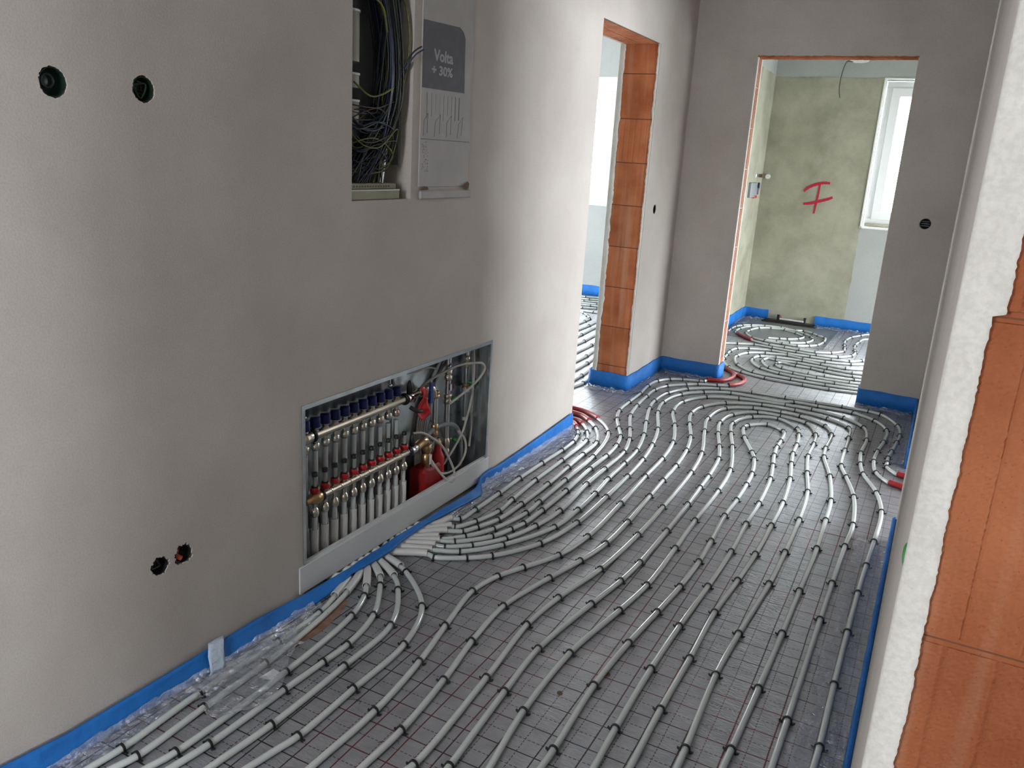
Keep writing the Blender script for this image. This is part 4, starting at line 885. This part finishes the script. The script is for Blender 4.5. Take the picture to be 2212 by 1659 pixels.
# upper manifold
XU,XL=-.088,-.050; ZU,ZL=.498,.300
U_=thing('upper_manifold','upper nickel-plated manifold bar with a row of dark blue valve caps','manifold',(XU,2.19,ZU))
mb=MB(); mb.cyl((XU,1.945,ZU),(XU,2.492,ZU),.0155,n=20)
for k in range(11): mb.lathe((XU,1.935+.0505*k,ZU+.010),(0,0,1),[(0,.011),(.012,.011),(.013,.013),(.018,.013)],14)
mb.build('bar',M['nickel'],U_)
for k in range(11):
    yy=1.935+.0505*k
    mb=MB(); mb.lathe((XU,yy,ZU+.027),(0,0,1),[(0,.0145),(.001,.0175),(.006,.0178),(.030,.0172),(.034,.0155),(.0345,.0001)],20)
    mb.build('valve_cap',M['bluecap'],U_)
    mb=MB(); mb.cyl((XU,yy,ZU-.012),(XU,yy,ZU-.028),.008,n=12); mb.lathe((XU,yy,ZU-.026),(0,0,-1),[(0,.0085),(.004,.0135),(.014,.015),(.024,.014),(.028,.010)],14)
    mb.build('union_nut',M['nickel'],U_)
mb=MB(); mb.lathe((XU,1.965,ZU),(0,-1,0),[(0,.017),(.006,.021),(.02,.021),(.035,.024),(.05,.020),(.052,.001)],20); mb.cyl((XU,1.925,ZU-.01),(XU,1.925,ZU-.062),.013,n=14); mb.build('end_fitting',M['nickel'],U_)
mb=MB(); mb.lathe((XU,1.976,ZU),(0,-1,0),[(0,.017),(.001,.0235),(.008,.0235),(.009,.017)],22); mb.build('sealing_ring',M['black_plastic'],U_); mb=MB(); mb.lathe((XU,2.487,ZU),(0,1,0),[(0,.017),(.001,.0235),(.010,.0235),(.011,.017)],22); mb.build('sealing_ring',M['black_plastic'],U_)
mb=MB(); mb.lathe((XU,2.495,ZU),(0,1,0),[(0,.016),(.01,.019),(.03,.021),(.04,.017),(.05,.014),(.06,.0135)],18); mb.build('connection_piece',M['chrome'],U_)
mb=MB(); mb.lathe((XU+.004,2.520,ZU+.016),(0,0,1),[(0,.009),(.004,.012),(.03,.012),(.045,.009),(.052,.004),(.052,.0001)],14); mb.build('vent_knob',M['black_plastic'],U_); mb=MB(); mb.tube(smooth_path([(XU+.02,2.50,ZU-.03),(XU+.045,2.515,ZU-.045),(XU+.05,2.54,ZU-.05)],.005)[0],.008,10); mb.build('drain_lever',M['black_plastic'],U_)
# lower manifold
L_=thing('lower_manifold','lower nickel-plated manifold bar with red rings and black-capped flow meters','manifold',(XL,2.2,ZL))
mb=MB(); mb.cyl((XL,1.95,ZL),(XL,2.465,ZL),.0135,n=20)
for k in range(11):
    mb.lathe((XL,1.935+.0505*k+.025,ZL),(0,1,0),[(-.003,.0135),(-.002,.0145),(.002,.0145),(.003,.0135)],18)
mb.build('bar',M['nickel'],L_)
for k in range(11):
    yy=1.938+.0505*k
    fm=MB(); fm.lathe((XL,yy,ZL+.012),(0,0,1),[(0,.0125),(.008,.0125)],14); f_=fm.build('flow_meter',M['nickel'],L_)
    mb=MB(); mb.lathe((XL,yy,ZL+.018),(0,0,1),[(0,.0125),(.0015,.0155),(.012,.0160),(.020,.0145),(.021,.011)],12); mb.build('lock_ring',M['red_plastic'],f_)
    mb=MB(); mb.cyl((XL,yy,ZL+.036),(XL,yy,ZL+.077),.0065,n=14); mb.build('sight_tube',M['clear_tube'],f_)
    mb=MB(); mb.lathe((XL,yy,ZL+.037),(0,0,1),[(0,.013),(.004,.0125),(.005,.007)],14); mb.build('meter_collar',M['black_plastic'],f_); mb=MB(); mb.lathe((XL,yy,ZL+.076),(0,0,1),[(0,.007),(.001,.0100),(.004,.0103),(.013,.0098),(.014,.008),(.014,.0001)],12); mb.build('meter_cap',M['black_plastic'],f_)
    mb=MB(); mb.cyl((XL,yy-.002,ZL-.012),(XL,yy-.002,ZL-.036),.0068,n=12); mb.lathe((XL,yy-.002,ZL-.032),(0,0,-1),[(0,.007),(.006,.012),(.014,.0148),(.026,.0148),(.032,.0115)],14); mb.build('union_nut',M['nickel'],L_)
mb=MB(); mb.lathe((XL,1.965,ZL),(0,-1,0),[(0,.015),(.006,.020),(.026,.022),(.04,.019),(.046,.012),(.07,.011),(.07,.001)],20); mb.build('end_fitting',M['brass'],L_)
mb=MB(); mb.lathe((XL,1.972,ZL),(0,-1,0),[(0,.015),(.001,.0215),(.007,.0215),(.008,.015)],22); mb.build('sealing_ring',M['black_plastic'],L_); mb=MB(); mb.lathe((XL,2.47,ZL),(0,1,0),[(0,.015),(.001,.0215),(.009,.0215),(.010,.015)],22); mb.build('sealing_ring',M['black_plastic'],L_)
mb=MB(); mb.lathe((XL,2.478,ZL),(0,1,0),[(0,.015),(.008,.018),(.03,.019),(.04,.015),(.055,.0125)],18); mb.build('connection_piece',M['chrome'],L_)
mb=MB(); mb.lathe((XL,2.497,ZL+.014),(0,0,1),[(0,.008),(.004,.011),(.03,.011),(.048,.008),(.055,.004),(.055,.0001)],14); mb.build('vent_knob',M['black_plastic'],L_)
# pipes from the upper bar dropping behind the lower one (outlets not led to this hall)
for k in range(8):
    yy=1.935+.0505*k; oo=thing('heating_pipe','white pipe dropping from the upper manifold bar behind the lower one, '+('first','second','third','fourth','fifth','sixth','seventh','eighth')[k]+' from the left','pipe',(XU,yy,.02),'pipes hanging from the upper manifold bar')
    pts=smooth_path([(XU,yy,ZU-.050),(XU,yy,.30),(XU-.004,yy+.004,.18),(XU-.002,yy+.012,.022)],.02)[0]
    mb=MB(); mb.tube(pts,PR,12); mb.build('pipe_run',M['pipe'],oo)
    mb=MB(); seg=pts[int(len(pts)*.66):]; mb.tube(seg,.0125,14,caps=False); mb.tube(seg,.0108,14,caps=False); mb.build('protective_sleeve',M['white_sleeve'],oo)
# red tag
t=thing('warning_tag','crumpled bright red plastic tag hanging at the end of the upper manifold','tag',(-.05,2.56,.47))
rows=[]
for i in range(13):
    f=i/12; z=.535-.125*f; rows.append([(-.052+.010*sin(f*6+g*3)+.012*abs(g-.5),2.530+.012*sin(f*7)+.058*g+.018*f,z+.008*sin(g*5+f*4)) for g in [j/8 for j in range(9)]])
mb=MB(); mb.sheet(rows,.0012); mb.build('tag_sheet',M['red_plastic'],t)
mb=MB(); mb.lathe((-.055,2.625,.512),(1,0,0),[(0,.003),(0,.009),(.003,.009),(.003,.003)],14); mb.build('eyelet',M['brass'],t)
# blue handle valve and vertical supply pipe right of the tag
t=thing('ball_valve','ball valve with a dark blue lever between the red tag and the steel pipe','valve',(-.075,2.65,.5))
mb=MB(); mb.box(-.062,2.615,.455,-.050,2.640,.540,.004); mb.build('lever',M['dark_blue_plastic'],t)
mb=MB(); mb.cyl((-.088,2.55,.498),(-.088,2.64,.503),.014,n=16); mb.lathe((-.088,2.585,.5),(0,1,0),[(0,.014),(.004,.02),(.024,.02),(.028,.014)],18); mb.tube(smooth_path([(-.088,2.63,.503),(-.085,2.66,.507),(-.08,2.683,.490),(-.08,2.690,.46)],.006)[0],.0125,12); mb.build('valve_body',M['nickel'],t)
def pipe_v(name,label,y,x,zt,zb,r,mt,cat='pipe',parts=()):
    t=thing(name,label,cat,(x,y,zb)); mb=MB(); mb.cyl((x,y,zb),(x,y,zt),r,n=16); mb.build('pipe_tube',mt,t)
    for nm,mm,za,zb_,rr in parts:
        mb=MB(); L=zb_-za; mb.lathe((x,y,za),(0,0,1),[(0,r),(L*.08,rr),(L*.4,rr),(L*.46,rr*.84),(L*.54,rr*.84),(L*.6,rr),(L*.92,rr),(L,r)],16); mb.build(nm,mm,t)
    return t
pipe_v('water_pipe','thin steel pipe with brass joints right of the red tag','-' and 2.700,-.08,.475,.27,.0115,M['chrome'],parts=(('brass_joint',M['brass'],.455,.485,.017),('brass_joint',M['brass'],.29,.345,.0155)))
w_a=pipe_v('water_meter_pipe','chrome pipe with a white label and a red capped valve, middle of the cabinet',2.80,-.085,.640,.11,.0125,M['chrome'],parts=(('coupling',M['nickel'],.505,.555,.0175),('coupling',M['nickel'],.405,.45,.019),('valve_top',M['chrome'],.612,.634,.021),('lower_coupling',M['nickel'],.17,.255,.018)))
mb=MB(); mb.box(-.0695,2.792,.465,-.068,2.806,.492); mb.build('paper_label',M['shard'],w_a)
w_b=pipe_v('water_meter_pipe','chrome pipe with white collars and bright red valve cap, nearest the cabinet right side',2.965,-.095,.632,.20,.0105,M['chrome'],parts=(('coupling',M['nickel'],.525,.58,.016),('valve_top',M['chrome'],.603,.620,.019),('coupling',M['brass'],.43,.455,.014)))
mb=MB(); mb.lathe((-.095,2.965,.620),(0,0,1),[(0,.015),(.002,.018),(.014,.018),(.016,.012),(.016,.0001)],16); mb.build('valve_cap',M['red_plastic'],w_b)
mb=MB(); mb.cyl((-.095,2.965,.418),(-.095,2.965,.435),.018,n=16); mb.cyl((-.095,2.965,.29),(-.095,2.965,.305),.0145,n=16); mb.build('white_collar',M['white_metal'],w_b)
mb=MB(); mb.lathe((-.085,2.80,.634),(0,0,1),[(0,.012),(.002,.014),(.008,.014),(.009,.0001)],14); mb.build('valve_cap',M['red_plastic'],w_a)
# brass differential valve over the red shell
t=thing('brass_valve','large brass elbow valve standing on the red insulation shell','valve',(-.06,2.62,.19))
mb=MB(); mb.tube(smooth_path([(-.052,2.53,.300),(-.055,2.575,.308),(-.06,2.605,.300),(-.062,2.615,.275)],.006)[0],.017,16); mb.lathe((-.062,2.617,.285),(0,0,-1),[(0,.018),(.004,.021),(.03,.021),(.034,.017),(.040,.018),(.044,.0215),(.078,.0215),(.082,.018),(.096,.017)],18); mb.build('valve_body',M['brass'],t)
mb=MB(); mb.box(-.0405,2.607,.205,-.0395,2.624,.245); mb.build('paper_label',M['shard'],t)
t=thing('insulation_shell','dark red plastic shell at the bottom of the cabinet behind the cable loops','insulation shell',(-.07,2.63,.02))
mb=MB(); mb.box(-.115,2.565,.022,-.035,2.700,.190,.012); mb.build('shell_body',M['red_box'],t)
mb=MB(); mb.lathe((-.07,2.715,.10),(0,0,1),[(0,.028),(.10,.028),(.115,.022),(.125,.016),(.150,.014),(.155,.010)],18); mb.build('shell_neck',M['red_plastic'],t)
mb=MB(); mb.lathe((-.075,2.722,.245),(0,0,1),[(0,.010),(.004,.014),(.018,.014),(.022,.009),(.034,.008)],14); mb.build('brass_nipple',M['brass'],t)
# dark cable duct and green drain cocks
for yy,zz,lab in ((2.83,.425,'green drain cock on the chrome pipe in the middle of the cabinet, upper one'),(2.985,.46,'green drain cock near the right side panel of the cabinet'),(2.86,.235,'green drain cock low in the cabinet behind the grey hose')):
    t=thing('drain_cock',lab,'valve',(-.07,yy,zz)); mb=MB(); mb.lathe((-.09,yy-.01,zz),(.8,.5,-.2),[(0,.006),(.01,.010),(.028,.012),(.04,.008),(.045,.0001)],12); mb.build('cock_body',M['green_plastic'],t)
    mb=MB(); mb.lathe((-.095,yy-.012,zz),(.8,.5,-.2),[(0,.008),(.006,.009),(.010,.007)],12); mb.build('cock_collar',M['chrome'],t)
# flexible cables and hoses
def cable(label,pts,r,mt,name='cable',cat='cable',group=None):
    mb=MB(); o0=Vector(pts[len(pts)//2]); mb.tube(smooth_path(pts,.008)[0],r,9); o=mb.build(name,mt,None,o0); return tag(o,label,cat,group)
P3=lambda lst,x: [(x[i] if isinstance(x,(list,tuple)) else x,a,b_) for i,(a,b_) in enumerate(lst)]
cable('pale grey cable loop hanging over the front edge of the cabinet panel',P3([(2.497,.366),(2.542,.359),(2.609,.319),(2.681,.263),(2.735,.186),(2.75,.136),(2.734,.110),(2.705,.108),(2.668,.139),(2.63,.199),(2.618,.234)],[-.05,-.04,-.03,-.026,-.02,-.008,.002,.002,-.006,-.03,-.05]),.0048,M['grey_cable'])
cable('grey cable curving down and behind the hanging loop',P3([(2.855,.275),(2.881,.235),(2.876,.188),(2.834,.146),(2.776,.128),(2.71,.135),(2.659,.166),(2.63,.21),(2.62,.26)],[-.06,-.04,-.03,-.028,-.03,-.035,-.04,-.05,-.06]),.0048,M['grey_cable'])
cable('long pale cable arching through the upper right part of the cabinet',P3([(2.765,.421),(2.83,.442),(2.898,.466),(2.972,.506),(2.988,.532),(2.975,.552),(2.928,.564),(2.815,.571),(2.731,.554),(2.677,.535),(2.624,.500),(2.61,.45)],[-.05,-.04,-.03,-.022,-.018,-.022,-.03,-.05,-.07,-.09,-.11,-.12]),.0052,M['grey_cable'])
cable('thin grey cable running from the cabinet top to the chrome pipe',P3([(2.46,.63),(2.49,.602),(2.56,.590),(2.647,.590),(2.75,.56)],[-.12,-.10,-.09,-.09,-.11]),.004,M['grey_cable'])
cable('dark grey cable falling behind the steel pipe',P3([(2.85,.60),(2.78,.55),(2.73,.48),(2.71,.38),(2.69,.25),(2.68,.1)],[-.10,-.11,-.11,-.115,-.115,-.115]),.006,M['grey_plastic'])
cable('grey hose arching low across the cabinet',P3([(2.59,.245),(2.62,.290),(2.69,.322),(2.79,.318),(2.87,.285),(2.93,.20),(2.95,.08)],[-.09,-.085,-.08,-.08,-.08,-.09,-.10]),.0105,M['grey_plastic'],'hose','hose')
cable('white cable hanging down along the right side of the cabinet',P3([(2.955,.63),(2.952,.50),(2.935,.391),(2.905,.317),(2.872,.263),(2.82,.20),(2.76,.15)],[-.06,-.05,-.05,-.05,-.05,-.06,-.07]),.0048,M['grey_cable'])
cable('white cable nearest to the right side panel, ending in a green connector',P3([(2.975,.645),(2.965,.45),(2.962,.352),(2.965,.267),(2.955,.177)],[-.08,-.06,-.06,-.06,-.06]),.0048,M['grey_cable'])
for k in range(5):
    cable('thin pale cable bundled behind the steel pipe right of the red tag',P3([(2.60+.014*k,.10),(2.625+.012*k,.28),(2.66+.016*k,.42),(2.76+.01*k,.52+.012*k),(2.85,.60)],[-.10,-.12,-.122,-.12,-.125]),.0042,M['grey_cable'],group='pale cables behind the steel pipe')

# ------------------------------------------------------------------ fuse box recess with its wires
t=thing('fuse_box_recess','dark open fuse box recess high in the left wall, crammed with wires','fuse box',(-.07,2.2,1.29))
mb=MB(); mb.box(-.139,2.058,1.29,-.133,2.371,2.55); mb.build('back_board',M['board'],t)
mb=MB(); mb.box(-.133,2.360,1.36,-.045,2.3715,2.55); mb.build('side_board',M['board'],t)
mb=MB(); mb.box(-.060,2.058,1.253,-.012,2.325,1.284,.002); mb.box(-.075,2.058,1.284,-.030,2.330,1.302,.002); mb.build('bottom_rail',M['cement'],t)
mb=MB(); mb.box(-.012,2.060,1.2805,-.0095,2.322,1.2845); mb.build('rail_edge',M['white_metal'],t)
mb=MB()
for k in range(16): mb.box(-.0295,2.075+k*.014,1.291,-.0288,2.081+k*.014,1.2955)
mb.build('perforation',M['black_plastic'],t)
for (a,b_) in ((1.47,1.545),(1.585,1.622),(1.66,1.80)):
    mb=MB(); mb.cyl((-.085,2.118,a),(-.085,2.118,b_),.050,n=26); mb.build('conduit_block',M['conduit_white'],t)
    mb=MB(); mb.cyl((-.085,2.118,b_),(-.085,2.118,b_+.006),.0525,n=26); mb.build('conduit_rim',M['white_metal'],t)
mb=MB(); mb.tube(smooth_path([(-.10,2.300,2.5),(-.10,2.270,2.1),(-.095,2.285,1.92),(-.09,2.31,1.80)],.02)[0],.018,14); mb.build('grey_conduit',M['grey_plastic'],t)
mb=MB(); mb.tube(smooth_path([(-.08,2.335,1.46),(-.075,2.315,1.38),(-.07,2.29,1.30)],.02)[0],.014,14); mb.build('steel_conduit',M['galv'],t)
cols=['wire_b']*6+['wire_u']*5+['wire_g']*3+['wire_y']*2+['wire_n']*1
rw_=random.Random(11)
lab={'wire_b':'black','wire_u':'dark blue','wire_g':'grey-green','wire_y':'green-yellow','wire_n':'brown'}
def wire(pts,c,lb,r=.0021,grp=True):
    mb=MB(); mb.tube(smooth_path(pts,.02)[0],r,6); o=mb.build('loose_wire',M[c],None,pts[len(pts)//2])
    tag(o,lb,'wire','loose wires in the fuse box recess' if grp else None)
cl=lambda y:min(max(y,2.066),2.352)
for k in range(62):      # main bundle from the top down the right side
    c=cols[rw_.randrange(len(cols))]; j=rw_.uniform; d=-.105+.085*rw_.random(); s_=j(-.045,.045)
    pts=[(d-.01,cl(2.15+j(-.05,.07)),2.45),(d+j(-.01,.01),cl(2.20+s_+j(-.02,.02)),2.05),(d+.01,cl(2.265+s_*.9),1.86),(d+.012,cl(2.300+s_*.7),1.70),(d+.01,cl(2.295+s_*.8),1.55+j(-.03,.03)),(d,cl(2.235+s_+j(-.04,.03)),1.42+j(-.03,.02)),(d-.01,cl(2.17+s_+j(-.06,.06)),1.305)]
    wire(pts,c,lab[c]+' wire in the thick bundle running down the fuse box recess')
for k in range(13):      # arcs over the conduit
    c=cols[rw_.randrange(len(cols))]; j=rw_.uniform; d=-.06+.035*rw_.random(); zt=1.98-.012*k*.5+j(-.05,.06)
    pts=[(d,cl(2.060+j(0,.02)),zt-.10+j(-.04,.03)),(d+.01,cl(2.11+j(-.02,.02)),zt-.015),(d+.012,cl(2.17+j(-.02,.03)),zt),(d+.01,cl(2.235+j(-.02,.03)),zt-.08),(d,cl(2.27+j(-.03,.03)),zt-.24),(d,cl(2.25+j(-.03,.04)),1.52+j(-.05,.05))]
    wire(pts,c,lab[c]+' wire arching over the pale conduit in the fuse box recess')
for k in range(26):      # tangle at the lower left
    c=cols[rw_.randrange(len(cols))]; j=rw_.uniform; d=-.045+.03*rw_.random(); z=1.47+j(-.06,.05)
    pts=[(d-.03,cl(2.062),z+j(-.03,.08)),(d,cl(2.11+j(-.02,.02)),z+j(-.02,.02)),(d+.005,cl(2.2+j(-.03,.03)),z+j(-.03,.04)),(d,cl(2.29+j(-.05,.03)),z+j(-.04,.05)),(d-.01,cl(2.24+j(-.04,.05)),z-.07),(d-.02,cl(2.15+j(-.06,.06)),1.35+j(-.03,.03))]
    wire(pts,c,lab[c]+' wire in the tangle at the lower part of the fuse box recess')
wire([(-.05,2.30,1.93),(-.02,2.345,1.86),(-.008,2.356,1.78),(-.010,2.353,1.68),(-.03,2.345,1.58)],'wire_y','green-yellow wire bulging out at the right edge of the fuse box recess',.0032,False)
wire([(-.04,2.335,1.60),(-.006,2.338,1.665),(.022,2.352,1.708),(.042,2.366,1.724)],'wire_u','pair of blue wire ends sticking out of the fuse box recess, lower one',.0025,False)
wire([(-.045,2.325,1.605),(-.004,2.330,1.675),(.020,2.345,1.716),(.040,2.358,1.732)],'wire_b','black wire end sticking out above the blue one at the fuse box recess',.0025,False)
wire([(-.02,2.09,1.60),(-.012,2.16,1.565),(-.010,2.22,1.575),(-.012,2.28,1.60)],'wire_y','bright green-yellow wire crossing the dark tangle in the fuse box recess',.003,False)
wire([(-.02,2.105,1.83),(-.012,2.16,1.845),(-.012,2.22,1.825),(-.02,2.255,1.76)],'wire_y','yellow wire arch in front of the upper bundle in the fuse box recess',.003,False)
# cover board beside the recess with the stuck paper
t=thing('cover_board','pale cardboard cover with paper remains, stuck on the wall right of the fuse box recess','board',(0,2.575,1.25))
mb=MB(); mb.box(-.001,2.414,1.292,.0045,2.738,2.5,.001); mb.build('cardboard_sheet',M['paper'],t)
mb=MB(); mb.box(-.001,2.418,1.250,.010,2.760,1.280,.004); mb.build('folded_bottom_edge',M['paper'],t)
mb=MB(); ragged_pts=[(2.42,1.280),(2.44,1.294),(2.466,1.292),(2.47,1.282)]; mb.add([(.0075,a,b_) for a,b_ in ragged_pts],[(0,1,2,3)]); mb.add([(.0105,a,b_) for a,b_ in [(2.690,1.292),(2.728,1.310),(2.742,1.302),(2.735,1.282),(2.716,1.279)]],[(0,1,2,3,4)]); mb.build('torn_corner',M['rust'],t)
mb=MB(); mb.box(.0045,2.415,1.449,.0050,2.737,1.4515); 
for k in range(9): mb.box(.0045,2.45+k*.026+rnd.uniform(-.006,.006),1.52+rnd.uniform(-.01,.02),.0049,2.4512+k*.026,1.60,.0)
mb.build('fold_lines',M['print_line'],t)
mb=MB(); 
for k in range(4):     # faint printed drawing remains
    a=2.43+.075*k; w_=.045
    mb.tube([(.0048,a+rnd.uniform(-.006,.006),b_) for a,b_ in ((a,1.46),(a,1.51),(a+w_*.6,1.535),(a+w_*.6,1.47))],.0008,5); mb.build('printed_drawing',M['print_line'],t); mb=MB()
for k in range(46): 
    a=2.425+rnd.random()*.04; b_=1.34+rnd.random()*.10; mb.box(.0045,a,b_,.0049,a+.0025,b_+.003)
mb.build('printed_remains',M['print_line'],t)
b1=thing('brochure','dark grey brochure page with pale lettering stuck on the cardboard cover','brochure',(.005,2.55,1.614))
pts=[(2.417,1.614),(2.417,1.823),(2.642,1.830),(2.668,1.818),(2.682,1.799),(2.684,1.70),(2.689,1.617),(2.56,1.6155)]
mb=MB(); mb.add([(.0055,a,b_) for a,b_ in pts]+[(.0046,a,b_) for a,b_ in pts],[tuple(range(8)),tuple(range(8,16))]+[(i,(i+1)%8,8+(i+1)%8,8+i) for i in range(8)]); mb.build('page',M['print_dark'],b1)
def text(name,body,loc,size,mt,parent,sx=1.0):
    c=bpy.data.curves.new(name,'FONT'); c.body=body; c.size=size; c.extrude=.0002; c.offset=size*.032; c.resolution_u=3
    o=bpy.data.objects.new(name,c); COL.objects.link(o); bpy.context.view_layer.update()
    me=bpy.data.meshes.new_from_object(o.evaluated_get(bpy.context.evaluated_depsgraph_get())); bpy.data.objects.remove(o)
    # letters written in x,y -> wall plane y,z facing +x
    for v in me.vertices: x,y,z=v.co; v.co=(z,x*sx,y)
    me.materials.clear(); me.materials.append(mt); me.flip_normals()
    ob=bpy.data.objects.new(name,me); COL.objects.link(ob); ob.parent=parent; ob.location=Vector(loc)-Vector(parent_base(parent)); return ob
# the wall faces +x and is read from left (small y) to right (large y)
text('lettering','Volta',(.0058,2.484,1.706),.050,M['print_text'],b1,1.12)
text('lettering','+ 30%',(.0058,2.470,1.662),.041,M['print_text'],b1,1.28)

# ------------------------------------------------------------------ things in the far room
t=thing('shower_drain','black shower drain tray with a pale channel bar at the foot of the far wall','drain',(.45,8.12,0))
mb=MB(); mb.box(.215,8.075,.0,.690,8.160,.022,.004); mb.box(.20,8.05,.0,.70,8.166,.010,.002); mb.build('tray',M['dark_tray'],t)
mb=MB(); mb.box(.352,8.118,.028,.575,8.140,.042,.003); mb.build('channel_bar',M['white_metal'],t)
for x in (.335,.580):
    mb=MB(); mb.box(x-.010,8.128,.015,x+.012,8.152,.072,.002); mb.build('bracket',M['black_plastic'],t)
mb=MB(); mb.lathe((.362,8.120,.060),(0,-1,0),[(0,.011),(.003,.012),(.004,.006)],14); mb.build('bolt_cap',M['red_plastic'],t)
t=thing('valve_box','grey valve box with red and blue connections sunk in the far room side wall','valve box',(0,7.78,1.21))
mb=MB(); mb.box(-.0,7.62,1.155,.028,7.90,1.285,.004); mb.build('box_body',M['grey_plastic'],t)
mb=MB(); mb.cyl((.028,7.90,1.262),(.040,7.90,1.262),.026,n=18); mb.box(.004,7.90,1.18,.034,7.93,1.24,.003); mb.build('blue_connection',M['wire_u'],t)
mb=MB(); mb.box(.004,7.79,1.148,.034,7.88,1.172,.003); mb.build('red_connection',M['red_plastic'],t)
t=thing('wall_bracket','small metal mounting bracket at head height in the far room corner','bracket',(0,8.05,1.345))
mb=MB(); mb.box(.0,7.84,1.330,.012,8.15,1.362,.002); mb.build('rail',M['galv'],t)
mb=MB(); mb.cyl((.02,8.0,1.346),(.02,8.10,1.346),.014,n=12); mb.build('stub',M['rust'],t)
mb=MB(); mb.cyl((.055,8.145,1.342),(.055,8.165,1.342),.022,n=18); mb.build('white_plug',M['window'],t)
mb=MB(); mb.tube(smooth_path([(.640,8.165,2.352),(.600,8.10,2.345),(.575,8.09,2.24),(.572,8.10,2.12),(.585,8.12,2.05)],.02)[0],.0035,7); o=mb.build('hanging_wire',M['wire_g'],None,(.6,8.12,2.3)); tag(o,'thin grey wire hanging from a hole above the far wall','wire')
mb=MB(); n=22; mb.add([(.70+.075*cos(2*pi*i/n)*(1+.15*rnd.random()),8.163,2.366+.022*sin(2*pi*i/n)*(1+.2*rnd.random())) for i in range(n)],[tuple(range(n))]); o=mb.build('plaster_patch',M['window']); tag(o,'small white filler patch above the far wall beside the hanging wire','filler patch')
# red spray mark like a capital I with curved bars
t=thing('spray_mark','red sprayed capital letter I on the cement rendered far wall','wall marking',(.53,8.162,1.18))
def stroke(pts,r,nm):
    pp,_=smooth_path([(a,8.1625,b_) for a,b_ in pts],.01); rows=[]; N=len(pp)
    for i,p in enumerate(pp):
        d=(pp[min(i+1,N-1)]-pp[max(i-1,0)]).normalized(); nr=Vector((-d.z,0,d.x)); w=r*(.75+.25*sin(pi*(i+1)/(N+1)))*(1+.08*sin(i*1.7))
        rows.append([p-nr*w,p-nr*w*.4-Vector((0,.0006,0)),p+nr*w*.4-Vector((0,.0006,0)),p+nr*w])
    mb=MB(); mb.sheet(rows,0,True); mb.build(nm,M['paint_red'],t)
stroke([(.394,1.232),(.43,1.268),(.50,1.303),(.56,1.318),(.612,1.318)],.0135,'top_bar')
stroke([(.405,1.120),(.46,1.128),(.55,1.156),(.62,1.180),(.652,1.196)],.0135,'bottom_bar')
stroke([(.528,1.305),(.524,1.22),(.518,1.14),(.510,1.04)],.0095,'stem')
